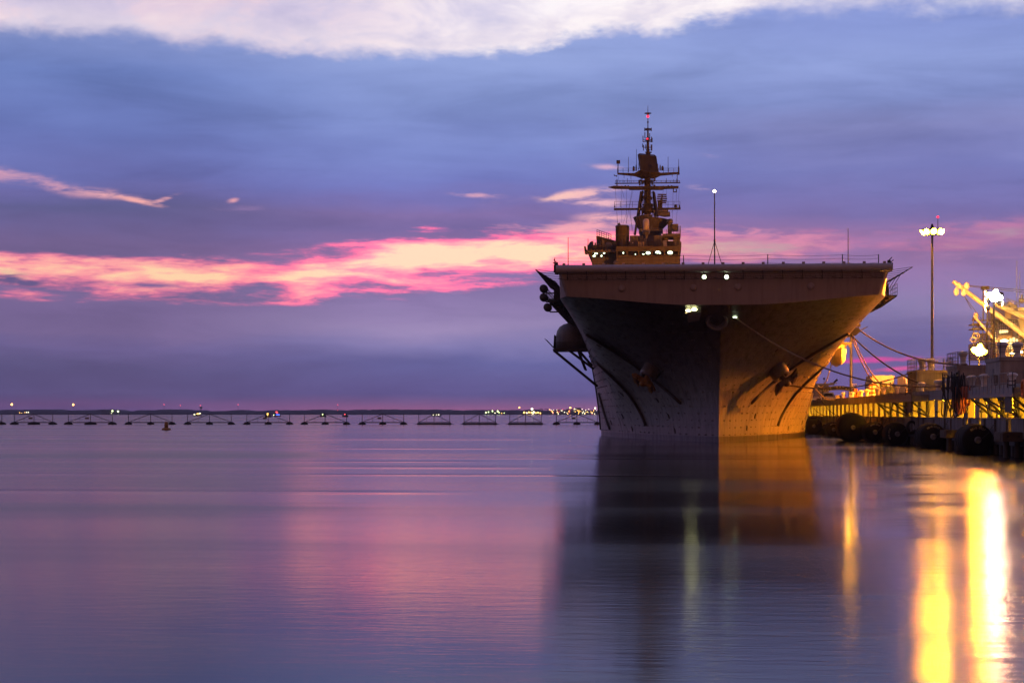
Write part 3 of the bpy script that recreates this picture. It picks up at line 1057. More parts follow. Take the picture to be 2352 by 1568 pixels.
for sg in (-1, 1):
    cw = MB()
    xo, xi = XS + sg * 17.9, XS + sg * 16.55
    ya, yb = YS - 5.5, YS + 62
    zc = 14.9 if sg < 0 else 15.1
    cw.box((min(xo, xi), ya + 1, zc - .12), (max(xo, xi), yb, zc))
    cw.rail([(xo, ya + 1, zc), (xo, yb, zc)], 1.15, .03, 3, 1.6)
    yy = ya + 1.5
    while yy < yb:
        cw.cyl((xo, yy, zc - .1), (XS + sg * 16.2, yy, zc - 1.3), .06, .06, 5)
        yy += 2.6
    rb = random.Random(11 + sg)
    yy = ya + 2
    while yy < ya + 40:
        d_ = rb.uniform(.5, 1.4)
        x_a = xi + sg * rb.uniform(0.1, .9)
        cw.box((min(xi, x_a), yy, zc), (max(xi, x_a), yy + d_, zc + rb.uniform(.5, 1.6)))
        cw.box((min(xi, x_a), yy, zc - rb.uniform(.3, .9)), (max(xi, x_a), yy + d_ * .7, zc - .13))
        yy += d_ + rb.uniform(.1, 1.0)
    cw.build('deck_edge_catwalk', M['shipd'], ship)
    ntm = MB()
    for i in range(9):
        y = YS - 9.3 + i * 3.2
        root = Vector((XS + sg * 16.6, y, 16.2))
        rt2 = Vector((XS + sg * 16.6, y, 17.25))
        tip = Vector((XS + sg * 18.75, y + .0, 17.55))
        ntm.cyl(root, tip, .05, .04, 5)
        ntm.cyl(rt2, tip, .03, .03, 4)
        ntm.cyl(Vector((XS + sg * 16.6, y, 15.2)), root.lerp(tip, .45), .04, .04, 4)
    for k in range(7):
        f = k / 6.0
        x_ = XS + sg * (16.6 + 2.15 * f)
        z_ = 16.2 + 1.35 * f
        ntm.path([(x_, YS - 9.3 + j * 1.6, z_ - 0.12 * (j % 2) * math.sin(f * math.pi)) for j in range(17)], .022, 4)
    for j in range(64):
        y = YS - 9.3 + j * .4
        ntm.cyl((XS + sg * 16.6, y, 16.2), (XS + sg * 18.75, y + .15, 17.55), .012, .012, 3)
    ntm.build('side_safety_net', M['net'], ship)
    gb = MB()
    xg = XS + sg * 16.7
    for (dy, dz, sx, sz) in ((-8.6, 17.3, .45, .75), (-7.6, 17.4, .3, 1.0), (-6.2, 17.3, .5, .6)):
        gb.box((xg - sx / 2, YS + dy, dz), (xg + sx / 2, YS + dy + .5, dz + sz))
        gb.cyl((xg, YS + dy + .2, dz + sz), (xg + sg * .3, YS + dy + .2, dz + sz + .3), .05, .05, 5)
    build_pieces(gb, 'deck_edge_light_box', M['shipd'], ship)
    # recessed door in the side facet of the fascia
    sd = MB().lathe([(.01, 0), (.3, .02), (.3, .06), (0, .07)], S(-7.9, sg * 16.12, 15.9), (sg, -.35, -.2), 12)
    sd.build('side_port', M['black'], ship)

# starboard gun sponson with its rounded drum and struts
Yg = 217.0
gp = MB()
cx = W(1318, 770, Yg)
zb, zt = W(1318, 801, Yg).z, W(1318, 739, Yg).z
r = 2.32
gp.lathe([(r, 0), (r, 0.35 * (zt - zb)), (r * 1.0, 0.55 * (zt - zb)), (r * .95, .70 * (zt - zb)), (r * .82, .84 * (zt - zb)), (r * .6, .94 * (zt - zb)), (r * .3, .99 * (zt - zb)), (0, (zt - zb))], (cx.x, Yg + 2, zb), (0, 0, 1), 28)
gp.lathe([(r + .02, 0), (r + .05, .04), (r + .05, .10), (r + .02, .14)], (cx.x, Yg + 2, zb + .9), (0, 0, 1), 28)
gs = gp.build('gun_sponson', M['ship'], ship)
pl = MB()
pl.box((cx.x - 2.6, Yg - .6, zb - .22), (XS - 13.5, Yg + 5, zb))
for dy in (0.0, 2.2, 4.4):
    for (xa, xb, zb2) in ((cx.x - 2.5, XS - 13.9, 4.6), (cx.x - .6, XS - 14.4, 2.4), (cx.x + .6, XS - 14.6, 2.0)):
        pl.cyl((xa, Yg - .4 + dy, zb - .2), (xb, Yg + dy, zb - zb2), .16, .16, 6)
    pl.cyl((cx.x + .5, Yg - .4 + dy, zb - .2), (cx.x + 1.4, Yg + dy, zb - 2.6), .12, .12, 6)
pl.build('sponson_strut', M['shipd'], ship)
sn = MB()
for i in range(6):
    y = Yg - .5 + i
    sn.cyl((cx.x - 2.5, y, zb + .1), (cx.x - 3.6, y, zb + 1.25), .04, .03, 4)
    sn.cyl((cx.x - 2.4, y, zb + 1.7), (cx.x - 2.5, y, zb + .1), .05, .05, 4)
for k in range(6):
    f = k / 5
    sn.cyl((cx.x - 2.5 - 1.1 * f, Yg - .5, zb + .1 + 1.15 * f), (cx.x - 2.5 - 1.1 * f, Yg + 4.5, zb + .1 + 1.15 * f), .03, .03, 4)
sn.cyl((cx.x - 2.4, Yg - .5, zb + 1.7), (cx.x - 2.4, Yg + 4.5, zb + 1.7), .05, .05, 4)
pl_b = MB().cyl((cx.x + 1.6, Yg - .7, zb + 1.25), (XS - 14, Yg - .7, zb + 1.25), .14, .14, 6)
pl_b.build('sponson_boom', M['shipd'], ship)
sn.build('sponson_net', M['net'], ship)

# port mooring sponson
Yp = 202.0
a_, b_ = W(1944, 773, Yp), W(1991, 748, Yp)
ps = MB()
ps.prism([W(1942, 752, Yp), W(1972, 752, Yp), W(1978, 760, Yp), W(1966, 770, Yp), W(1950, 773, Yp), W(1940, 768, Yp)], (0, 3.2, 0))
ps.rail([W(1946, 753, Yp), W(1972, 753, Yp)], .9, .05, 2, .8)
for i in range(5):
    y = Yp + i * .8
    p0 = W(1972, 762, Yp)
    p1 = W(1993, 750, Yp)
    ps.cyl((p0.x, y, p0.z), (p1.x, y, p1.z), .05, .04, 4)
for k in range(5):
    p = W(1972, 762, Yp).lerp(W(1993, 750, Yp), k / 4)
    ps.cyl(p, (p.x, Yp + 3.2, p.z), .04, .04, 4)
for dx in (0.2, .7, 1.1):
    q_ = W(1948, 750, Yp) + Vector((dx, .4, 0))
    ps.box(q_, q_ + Vector((.35, .8, .35)))
ps.build('mooring_sponson', M['ship'], ship)

# deck lifelines, whips, masthead lamp staff
ll = MB()
posts = [(1274, 592, 613), (1570, 586, 609), (1763.5, 584, 606), (1935, 584, 606), (2018, 584, 606)]
pb, ptp = [], []
for u, v0, v1 in posts:
    a_, b_ = W(u, v0, 177.0), W(u, v1, 177.0)
    b_.z = 17.86
    ll.cyl(b_, a_, .055, .045, 6)
    pb.append(b_)
    ptp.append(a_)
for i in range(len(pb) - 1):
    for f in (.28, .64, .95):
        A = pb[i].lerp(ptp[i], f)
        B = pb[i + 1].lerp(ptp[i + 1], f)
        ll.path([A.lerp(B, t / 8) - Vector((0, 0, .10 * 4 * (t / 8) * (1 - t / 8))) for t in range(9)], .018, 4)
ll.build('deck_lifeline', M['shipd'], ship)
for (u, v0, v1) in ((1305, 545, 613), (1948, 525, 607)):
    b_, a_ = W(u, v1, 180), W(u, v0, 180)
    b_.z = 17.86
    MB().cyl(b_, b_.lerp(a_, .2), .06, .05, 6).cyl(b_.lerp(a_, .2), a_, .045, .03, 6).build('whip_antenna', M['shipd'], ship)
b_, a_ = W(1641.5, 605, 179), W(1641, 442, 179)
b_.z = 17.86
js = MB()
js.cyl(b_, b_ + Vector((0, 0, .35)), .22, .07, 8)
js.cyl(b_, a_, .075, .05, 8)
mid = b_.lerp(a_, .36)
for dx, dy in ((-.78, -.3), (.82, -.3), (0, .9)):
    js.cyl(mid, b_ + Vector((dx, dy, 0)), .035, .035, 5)
js.cyl(mid - Vector((0, 0, .1)), mid + Vector((0, 0, .12)), .10, .10, 8)
jo = js.build('bow_light_staff', M['ship'], ship)
MB().ball(a_ + Vector((0, 0, .12)), .16, 12).build('masthead_lamp', M['warm'], jo)


# ---------------------------------------------------------------- island
def I(x, y, Y): return W(*s1(x, y), Y)


def ibox(mb, x0, y0, x1, y1, Y, dep, mi=0):
    a, b = I(x0, y1, Y), I(x1, y0, Y)
    mb.box((a.x, Y, a.z), (b.x, Y + dep, b.z), mi)
    return mb


def irail(mb, x0, x1, yb, yt, Y, n=6, bars=3, r=.045):
    for k in range(bars):
        y = yt + (yb - yt) * k / bars
        mb.cyl(I(x0, y, Y), I(x1, y, Y), r * .7, r * .7, 4)
    for i in range(n + 1):
        x_ = x0 + (x1 - x0) * i / n
        mb.cyl(I(x_, yb, Y), I(x_, yt, Y), r, r, 4)
    return mb


YB = 280.0
ZD = 17.8
il = MB()


def iboxd(mb, x0, y0, x1, Y, dep):
    """box from the deck up"""
    a, b = I(x0, y0, Y), I(x1, y0, Y)
    mb.box((a.x, Y, ZD), (b.x, Y + dep, a.z))


iboxd(il, 602, 1412, 822, YB + 2.2, 60)
iboxd(il, 822, 1398, 1392, YB + .3, 62)
ibox(il, 560, 1345, 1398, 1366, YB + 2.6, 58)
ibox(il, 602, 1358, 1386, 1412, YB + 3.2, 56)
# upper houses behind the bridge
ibox(il, 800, 1262, 1395, 1350, YB + 7, 50)
ibox(il, 1000, 1215, 1240, 1270, YB + 9, 40)
iso = il.build('island_house', M['ship'], ship)

br = MB()
# front of the bridge: plated lower band, window band, brow
ibox(br, 820, 1396, 1392, 1474, YB, .28)
for i in range(22):
    x_ = 838 + i * 26
    ibox(br, x_, 1398, x_ + 4, 1470, YB - .08, .07)
ibox(br, 815, 1388, 1398, 1397, YB - .25, .5)
poly = [I(818, 1312, YB - .9), I(1402, 1308, YB - .9), I(1398, 1352, YB - .55), I(816, 1354, YB - .55)]
br.prism(poly, (0, 3.4, 0))
for x_ in (822, 915, 1022, 1137, 1250, 1378):
    ibox(br, x_ - 6, 1352, x_ + 8, 1390, YB - .3, .35)
# starboard wing with sloped bracket
br.prism([I(535, 1345, YB + 1), I(820, 1340, YB + 1), I(820, 1362, YB + 1), I(560, 1366, YB + 1), I(540, 1356, YB + 1)], (0, 3, 0))
br.prism([I(560, 1366, YB + 1.6), I(600, 1366, YB + 1.6), I(612, 1412, YB + 1.6), I(598, 1412, YB + 1.6)], (0, 1.4, 0))
br.prism([I(528, 1310, YB + 1), I(545, 1310, YB + 1), I(560, 1366, YB + 1), I(560, 1382, YB + 1), I(536, 1376, YB + 1)], (0, 1.2, 0))
ibox(br, 600, 1408, 722, 1486, YB + 1.9, .25)
for x_ in (640, 668, 690):
    ibox(br, x_, 1366, x_ + 5, 1410, YB + 1.9, .25)
bro = br.build('bridge', M['ship'], ship)
for (xa, xb) in ((834, 908), (925, 1014), (1032, 1128), (1147, 1241), (1260, 1370)):
    g = MB()
    ibox(g, xa, 1355, xb, 1388, YB + .05, .08)
    g.build('window', M['glass'], bro)
for (xa, xb) in ((606, 638), (648, 666), (675, 688), (697, 720)):
    g = MB()
    ibox(g, xa, 1368, xb, 1406, YB + 2.1, .06)
    g.build('window', M['glass'], bro)
for (x_, y_, rx, ry) in ((1104, 1371, 20, 11), (1190, 1364, 21, 10), (1301, 1368, 23, 13), (881, 1370, 6, 6), (990, 1382, 4, 4), (1062, 1381, 10, 3), (1210, 1372, 8, 5)):
    c = I(x_, y_, YB - .05)
    MB().ball(c, 1, 10, 0, (rx / 55.8, .06, ry / 55.8)).build('bridge_lamp', M['cabin'], bro)
for (x_, y_, rx, ry) in ((631, 1376, 7, 6), (645, 1376, 6, 5), (710, 1371, 8, 7), (620, 1398, 12, 8), (686, 1396, 6, 9)):
    c = I(x_, y_, YB + 1.85)
    MB().ball(c, 1, 8, 0, (rx / 55.8, .06, ry / 55.8)).build('wing_lamp', M['cabin'], bro)
c = I(816, 1460, YB - .4)
MB().lathe([(.46, 0), (.46, .12), (0, .16)], c, (0, -1, 0), 14).build('flood_shade', M['ship'], bro)

# clutter of the roof
rf = MB()
ibox(rf, 940, 1215, 1016, 1322, YB + 3, 4)
ibox(rf, 1160, 1212, 1230, 1318, YB + 3, 4)
ibox(rf, 1232, 1196, 1396, 1224, YB + 4, 6)
ibox(rf, 1240, 1224, 1285, 1316, YB + 6, 3)
ibox(rf, 1330, 1224, 1390, 1312, YB + 5, 5)
ibox(rf, 640, 1290, 700, 1346, YB + 4, 4)
ibox(rf, 560, 1300, 640, 1346, YB + 6, 3)
rg_ = random.Random(5)
for i in range(34):
    x_ = rg_.uniform(570, 1385)
    wv = rg_.uniform(6, 26)
    h_ = rg_.uniform(12, 60)
    ibox(rf, x_, 1318 - h_, x_ + wv, 1318, YB + rg_.uniform(1.2, 6), rg_.uniform(.5, 1.5))
for i in range(26):
    x_ = rg_.uniform(565, 1392)
    Yr = YB + rg_.uniform(0, 5)
    rf.cyl(I(x_, 1318, Yr), I(x_, 1318 - rg_.uniform(30, 110), Yr), .06, .05, 5)
build_pieces(rf, 'roof_locker', M['ship'], ship)
tb = MB()
ibox(tb, 1016, 1268, 1072, 1320, YB + 1.4, 1.2)
tb.build('tan_locker', M['buff'], ship)
wp = MB()
wp.prism([I(1236, 1262, YB + 1), I(1268, 1258, YB + 1), I(1276, 1308, YB + 1), I(1244, 1312, YB + 1)], (0, .3, 0))
ibox(wp, 958, 1274, 972, 1290, YB + 2.8, .15)
build_pieces(wp, 'pale_panel', M['dome'], ship)
rr_ = MB()
irail(rr_, 560, 800, 1345, 1300, YB + 1.2, 7)
irail(rr_, 820, 1400, 1312, 1272, YB - .7, 14)
irail(rr_, 1235, 1395, 1198, 1160, YB + 4, 5)
for k in range(4):
    rr_.cyl(I(645, 1162 + k * 19, YB + 3), I(772, 1206 + k * 19, YB + 3), .05, .05, 4)
for k in range(7):
    f = k / 6
    rr_.cyl(I(645 + 127 * f, 1160 + 45 * f, YB + 3), I(645 + 127 * f, 1222 + 45 * f, YB + 3), .055, .055, 4)
rr_.build('island_railing', M['shipd'], ship)
sl = MB()
sl.prism([I(638, 1222, YB + 3), I(650, 1216, YB + 3), I(815, 1262, YB + 3), I(815, 1340, YB + 3), I(720, 1340, YB + 3), I(640, 1250, YB + 3)], (0, 6, 0))
sl.build('sloping_gallery', M['shipd'], ship)
dr = MB()
dc = I(872, 1322, YB + 4)
dt = I(872, 1130, YB + 4)
dh = dt.z - dc.z
dr.lathe([(1.08, 0), (1.08, dh * .96), (1.14, dh * .96), (1.14, dh), (0.9, dh * 1.04), (0, dh * 1.05)], dc, (0, 0, 1), 24)
dr.lathe([(1.10, 0), (1.13, .04), (1.13, .1), (1.10, .14)], dc + Vector((0, 0, dh * .55)), (0, 0, 1), 24)
dr.cyl(I(850, 1128, YB + 4), I(838, 1105, YB + 4), .2, .25, 10)
dr.cyl(I(932, 1135, YB + 3), I(932, 1290, YB + 3), .07, .07, 5)
dr.build('exhaust_drum', M['ship'], ship)
dm = MB().ball(I(746, 1318, YB + 2.6), .78, 16, 0, (1, 1, 1.05))
dm.build('deck_radome', M['ship'], ship)
dd_ = MB()
dd_.lathe([(.1, -.25), (.45, -.1), (.55, .12), (.5, .14), (0, -.05)], I(594, 1298, YB + 2), (-.7, -.6, .2), 14)
dd_.cyl(I(600, 1340, YB + 2), I(600, 1300, YB + 2), .12, .1, 6)
dd_.build('signal_lamp', M['shipd'], ship)
# close-in gun with its white capsule
cg = MB()
c0, c1 = I(1086, 1165, YB + 1.6), I(1086, 1062, YB + 1.6)
hc = c1.z - c0.z
cg.lathe([(.44, 0), (.5, .05), (.5, hc * .72), (.46, hc * .85), (.33, hc * .95), (0, hc)], c0, (0, 0, 1), 18)
cgo = cg.build('gun_radome', M['dome'], ship)
cb = MB()
cb.lathe([(.28, 0), (.34, .6), (.62, .75), (.62, 1.25), (.44, 1.35)], I(1086, 1240, YB + 1.6), (0, 0, 1), 14)
cb.cyl(I(1085, 1212, YB + 1), I(1085, 1316, YB + 1), .09, .09, 6)
cb.cyl(I(1128, 1160, YB + 1.4), I(1137, 1120, YB + 1.4), .1, .16, 8)
cb.build('gun_mount', M['ship'], cgo)

# cone-shaped platform under the mast
YM = 291.0
cp = MB()
ct_, cbm = I(1140, 1068, YM), I(1125, 1152, YM)
hcn = ct_.z - cbm.z
top_c, bot_c = Vector((I(1140, 0, YM).x, YM, ct_.z)), Vector((I(1125, 0, YM).x, YM, cbm.z))
rows = []
for f, rr in ((0, 2.05), (.92, 2.98), (1.0, 3.05), (1.06, 3.0)):
    row = []
    for k in range(33):
        t = 2 * math.pi * k / 32
        c = bot_c.lerp(top_c, f)
        row.append(c + Vector((math.cos(t) * rr, math.sin(t) * rr, -.3 * math.cos(t) * f)))
    rows.append(row)
cp.grid(rows, 0, False)
cp._add([p for p in rows[-1][:-1]], [tuple(range(32))], 0)
for k in range(32):
    t = 2 * math.pi * k / 32
    a = bot_c + Vector((math.cos(t) * 2.08, math.sin(t) * 2.08, 0))
    b = top_c + Vector((math.cos(t) * 3.12, math.sin(t) * 3.12, -.3 * math.cos(t)))
    cp.cyl(a, b, .07, .07, 4)
cp.build('conical_platform', M['ship'], ship)
cs = MB()
cs.lathe([(1.7, 0), (1.9, 1.2), (2.0, 2.4)], (bot_c.x, YM, I(0, 1262, YM).z), (0, 0, 1), 16)
ibox(cs, 1020, 1150, 1235, 1180, YM - 2.2, 4)
cs.build('mast_pedestal', M['ship'], ship)

# right hand director box
dx_ = MB()
ibox(dx_, 1280, 1104, 1318, 1190, YB + 6, 2)
ibox(dx_, 1318, 1110, 1374, 1168, YB + 5.5, 2)
ibox(dx_, 1322, 1116, 1370, 1140, YB + 5.4, .1)
for x_ in (1306, 1378, 1390):
    ibox(dx_, x_, 1128 if x_ > 1306 else 1170, x_ + 6, 1212, YB + 5, .4)
dx_.lathe([(.5, 0), (.5, .5), (.3, .7), (0, .75)], I(1300, 1104, YB + 7), (0, 0, 1), 12)
dx_.build('fire_control_box', M['ship'], ship)

# mast
ms = MB()


def mc(mb, x, y0, y1, w0, w1=None, Y=YM, n=14):
    a, b = I(x, y0, Y), I(x, y1, Y)
    mb.cyl(a, b, w0 / 55.8, (w1 if w1 else w0) / 55.8, n)


YMs = YM
mc(ms, 1098, 1045, 800, 32, 32)
mc(ms, 1098, 810, 620, 30, 27)
mc(ms, 1102, 640, 470, 24, 20)
mc(ms, 1102, 470, 345, 15, 11)
mc(ms, 1102, 345, 250, 9, 7)
mc(ms, 1102, 250, 160, 4.5, 3.5)
ms.lathe([(.9, 0), (.95, .35), (.6, 1.4)], I(1098, 1010, YM), (0, 0, 1), 14)
for (x0, y0, x1, y1, dy) in ((1040, 820, 985, 1210, -1.5), (1158, 828, 1190, 1045, -1.5), (1055, 815, 1010, 1100, 2.5), (1150, 820, 1170, 1045, 2.5)):
    ms.cyl(I(x0, y0, YM - .3), I(x1, y1, YM + dy), .17, .19, 8)
for (x0, y0, x1, y1) in ((1042, 830, 1082, 920), (1082, 830, 1040, 930), (1040, 940, 1080, 1040), (1120, 900, 1160, 1040), (1130, 1040, 1175, 960)):
    ms.cyl(I(x0, y0, YM - .6), I(x1, y1, YM - .6), .07, .07, 5)
# lattice below the second yard
for (x0, y0, x1, y1) in ((1060, 960, 1080, 1040), (1140, 960, 1115, 1040)):
    ms.cyl(I(x0, y0, YM), I(x1, y1, YM), .12, .12, 6)
rgm = random.Random(17)
for (y0, y1, wv, n_) in ((560, 720, 62, 16), (720, 800, 75, 14), (840, 965, 60, 16), (985, 1045, 80, 10), (470, 560, 34, 6)):
    for i in range(n_):
        x_ = 1100 + rgm.uniform(-wv, wv)
        yv_ = rgm.uniform(y0, y1)
        ww, h_ = rgm.uniform(5, 16), rgm.uniform(8, 30)
        dY = rgm.uniform(-1.3, .3)
        ibox(ms, x_ - ww / 2, yv_ - h_, x_ + ww / 2, yv_, YM + dY, rgm.uniform(.3, .8))
        ms.cyl(I(x_, yv_ - h_ / 2, YM + dY + .3), I(1100, yv_ - h_ / 2, YM), .05, .05, 4)
for (y_, rr) in ((700, 58), (732, 66), (800, 58), (880, 46), (940, 52), (1000, 60), (560, 38)):
    ms.lathe([(rr / 55.8, 0), (rr / 55.8, .12)], I(1100, y_, YM), (0, 0, 1), 14)
    for k in range(10):
        t = k * math.pi / 5
        p_ = I(1100, y_, YM) + Vector((math.cos(t), math.sin(t), 0)) * (rr / 55.8)
        ms.cyl(p_, p_ + Vector((0, 0, .95)), .035, .035, 4)
    ms.path([I(1100, y_, YM) + Vector((math.cos(t) * rr / 55.8, math.sin(t) * rr / 55.8, .95)) for t in [k * math.pi / 8 for k in range(17)]], .03, 4)
for k in range(16):
    ms.cyl(I(1072, 980 - k * 30, YM - .7), I(1086, 980 - k * 30, YM - .7), .03, .03, 4)
ms.cyl(I(1072, 990, YM - .7), I(1072, 520, YM - .7), .035, .035, 4)
ms.cyl(I(1086, 990, YM - .7), I(1086, 520, YM - .7), .035, .035, 4)
msto = ms.build('mast', M['shipd'], ship)


def yard(x0, x1, y0, y1, Y, railt=None, n=10, taper=None):
    b = MB()
    if taper:
        b.prism([I(x, y, Y) for x, y in taper], (0, .7, 0))
    else:
        ibox(b, x0, y0, x1, y1, Y, .7)
    yo = b.build('yardarm', M['shipd'], msto)
    if railt is not None:
        r_ = MB()
        irail(r_, x0 + 6, x1 - 6, y0, railt, Y, n, 2)
        r_.build('yard_railing', M['shipd'], yo)
    return yo


y1o = yard(797, 1395, 964, 985, YM - .3, 910, 11)
y2o = yard(805, 1392, 737, 749, YM - .2, 722, 14)
y3o = yard(745, 1378, 768, 795, YM - .6, None, 12, [(745, 780), (800, 768), (935, 772), (1378, 770), (1376, 790), (1252, 796), (1230, 804), (935, 804), (930, 796), (800, 794)])
y4o = yard(828, 1385, 650, 668, YM - .2, 612, 12, [(828, 652), (980, 655), (1050, 618), (1160, 618), (1215, 652), (1385, 645), (1385, 660), (1215, 676), (1160, 702), (1050, 702), (985, 680), (828, 664)])
fx = MB()
# fittings standing on and hanging from the yards
for (x_, y0, y1, wv) in ((805, 945, 965, 6), (1352, 935, 962, 14), (1386, 940, 965, 7), (825, 705, 770, 5), (868, 768, 778, 9), (900, 765, 778, 8), (925, 765, 778, 8), (1240, 768, 778, 8), (1285, 764, 778, 8), (1315, 764, 778, 8), (1363, 700, 745, 6),
                         (975, 592, 636, 11), (997, 580, 636, 6), (1233, 590, 632, 11), (1212, 580, 630, 6), (1190, 572, 630, 4), (1378, 590, 650, 7), (833, 600, 655, 6)):
    a, b = I(x_, y1, YM - .25), I(x_, y0, YM - .25)
    fx.lathe([(wv / 55.8, 0), (wv / 55.8, (b.z - a.z) * .6), (wv / 80, (b.z - a.z) * .9), (0, b.z - a.z)], a, (0, 0, 1), 10)
for dx in (-12, -4, 5, 13):
    fx.cyl(I(836 + dx, 572, YM - .25), I(836 + dx, 540, YM - .25), .08, .08, 6)
fx.cyl(I(822, 556, YM - .25), I(850, 556, YM - .25), .1, .1, 6)
fx.cyl(I(833, 655, YM - .25), I(835, 556, YM - .25), .09, .07, 6)
fx.tube([I(822, 690, YM - .2), I(824, 678, YM - .2), I(802, 680, YM - .2), I(800, 668, YM - .2)], .07, 5)
fx.tube([I(1330, 770, YM - .2), I(1330, 824, YM - .2), I(1360, 824, YM - .2), I(1356, 800, YM - .2)], .09, 5)
fx.tube([I(1366, 700, YM - .2), I(1364, 672, YM - .2), I(1388, 664, YM - .2)], .06, 5)
for (x_, y0, y1) in ((1000, 620, 442), (1020, 620, 560), (928, 650, 510), (1283, 645, 508), (1378, 600, 530), (918, 740, 700), (1268, 740, 700), (880, 740, 716), (1330, 735, 710), (952, 740, 718), (888, 655, 700), (950, 668, 712), (1320, 660, 690)):
    fx.cyl(I(x_, y0, YM - .3), I(x_, y1, YM - .3), .05, .035, 5)
build_pieces(fx, 'yard_fitting', M['shipd'], msto)
# halyards
hl = MB()
for (x0, y0, x1, y1) in ((810, 795, 830, 1105), (822, 985, 828, 1100), (862, 795, 868, 1110), (890, 880, 868, 800), (908, 795, 912, 1110), (960, 800, 930, 985), (970, 800, 905, 1110), (945, 985, 960, 1180), (932, 985, 975, 1205), (915, 990, 880, 1110), (1328, 795, 1320, 1080), (1360, 795, 1352, 985), (1385, 780, 1372, 965), (1365, 985, 1352, 1120), (1325, 985, 1312, 1010), (830, 660, 845, 740), (1270, 800, 1262, 965), (1240, 800, 1225, 965)):
    hl.cyl(I(x0, y0, YM - .4), I(x1, y1, YM - 3), .022, .022, 3)
hl.build('signal_halyard', M['shipd'], msto)
# upper mast aerials
ua = MB()
for (y, xa, xb) in ((265, 1072, 1135), (258, 1072, 1135), (272, 1072, 1135), (375, 1058, 1142), (360, 1062, 1138), (425, 1056, 1140)):
    ua.cyl(I(xa, y, YM), I(xb, y, YM), .06, .06, 5)
for (x_, y0, y1) in ((1073, 250, 280), (1086, 252, 276), (1120, 252, 276), (1133, 250, 280), (1058, 322, 378), (1075, 290, 345), (1134, 330, 380), (1140, 340, 380), (1055, 392, 425), (1062, 405, 455), (1082, 400, 440), (1138, 400, 455), (1130, 400, 455), (1118, 300, 350)):
    ua.cyl(I(x_, y0, YM), I(x_, y1, YM), .075, .075, 5)
for (y, wv) in ((345, 22), (362, 30), (470, 26), (200, 8), (450, 20)):
    ua.lathe([(.1, -.12), (wv / 55.8, -.06), (wv / 55.8, .08), (.1, .12)], I(1102, y, YM), (0, 0, 1), 12)
build_pieces(ua, 'mast_aerial', M['shipd'], msto)
td = MB()
td.lathe([(.12, -.3), (.2, -.12), (.57, -.03), (.58, .05), (.2, .12), (0, .14)], I(1102, 121, YM), (0, 0, 1), 18)
td.cyl(I(1102, 120, YM), I(1102, 52, YM), .06, .03, 5)
td.cyl(I(1102, 160, YM), I(1102, 125, YM), .09, .09, 6)
td.build('masthead_disc', M['shipd'], msto)
for (x_, y_, r_) in ((1102, 148, .22), (1097, 350, .15)):
    MB().ball(I(x_, y_, YM - .35), r_, 10).build('red_beacon', M['red'], msto)
# rotating search radars, at rest
ra = MB()
YR = YM - 1.4
a, b = I(1002, 646, YR), I(1206, 482, YR)
xc_, zc_ = (a.x + b.x) / 2, (a.z + b.z) / 2
hw, hz = (b.x - a.x) / 2 * .74, (b.z - a.z) / 2 * .96
e1 = Vector((hw, 1.0, 0))
nn = Vector((e1.y, -e1.x, 0)).normalized()
e3 = Vector((0, 0, hz)) - nn * .35
cc_ = Vector((xc_, YR, zc_))
ra.obox(cc_ + nn * -.06, e1 * .93, nn * .04, e3 * .93)
for sx_ in (-1, 1):
    ra.obox(cc_ + e1 * sx_, e1 * .05, nn * .16, e3 * .9)
    ra.obox(cc_ + e3 * sx_, e1 * .86, nn * .14, e3 * .045)
    for sz_ in (-1, 1):
        ra.cyl(cc_ + e1 * sx_ + e3 * sz_ * .9, cc_ + e1 * sx_ * .86 + e3 * sz_, .1, .1, 6)
for k in range(13):
    ra.obox(cc_ + nn * .07 + e3 * ((k - 6) / 6.9), e1 * .95, nn * .05, e3 * .022)
for k in range(7):
    ra.obox(cc_ + nn * -.16 + e1 * ((k - 3) / 3.4), e1 * .02, nn * .06, e3 * .9)
ra.cyl(cc_ + nn * .2 - e3 * .2, cc_ + nn * 1.1 - e3 * .55, .07, .07, 5)
ra.cyl(cc_ + nn * .1 - e3 * .95, cc_ + nn * 1.1 - e3 * .55, .07, .07, 5)
ra.obox(cc_ + nn * 1.1 - e3 * .55, e1 * .1, nn * .12, e3 * .09)
ra.cyl((xc_, YR + .2, zc_ - hz * .2), (xc_, YM, zc_ - hz * .6), .2, .25, 8)
ra.build('search_radar', M['shipd'], msto)
rb_ = MB()
YR = YM - 1.0
for k in range(5):
    c = I(1228, 848 + k * 18, YR)
    rb_.obox(c, (.85 - .06 * abs(k - 2), .12, 0), (0, .12, 0), (0, 0, .1))
rb_.obox(I(1228, 890, YR) + Vector((0, .2, 0)), (.1, 0, 0), (0, .1, 0), (0, 0, .85))
rb_.cyl(I(1222, 940, YM), I(1222, 880, YM - .8), .18, .15, 8)
ibox(rb_, 1190, 900, 1232, 965, YM - .5, 1.0)
rb_.build('surface_radar', M['shipd'], msto)
sb = MB()
ibox(sb, 1150, 985, 1285, 1012, YM - 1, 2)
sb.prism([I(1195, 1012, YM - 1.5), I(1300, 1000, YM - 1.5), I(1302, 1036, YM - 1.5), I(1250, 1040, YM - 1.5), I(1195, 1028, YM - 1.5)], (0, 1.6, 0))
sb.lathe([(.5, 0), (1.0, .1), (1.15, .25), (.9, .4), (0, .45)], I(1085, 1052, YM - 2), (0, 0, 1), 14)
sb.build('mast_bracket', M['ship'], msto)

# ------------------------------------------------------------------ motor boat hung on the port side
Yb = 217.0


def BQ(x, y, Y=Yb): return W(*s3(x, y), Y)


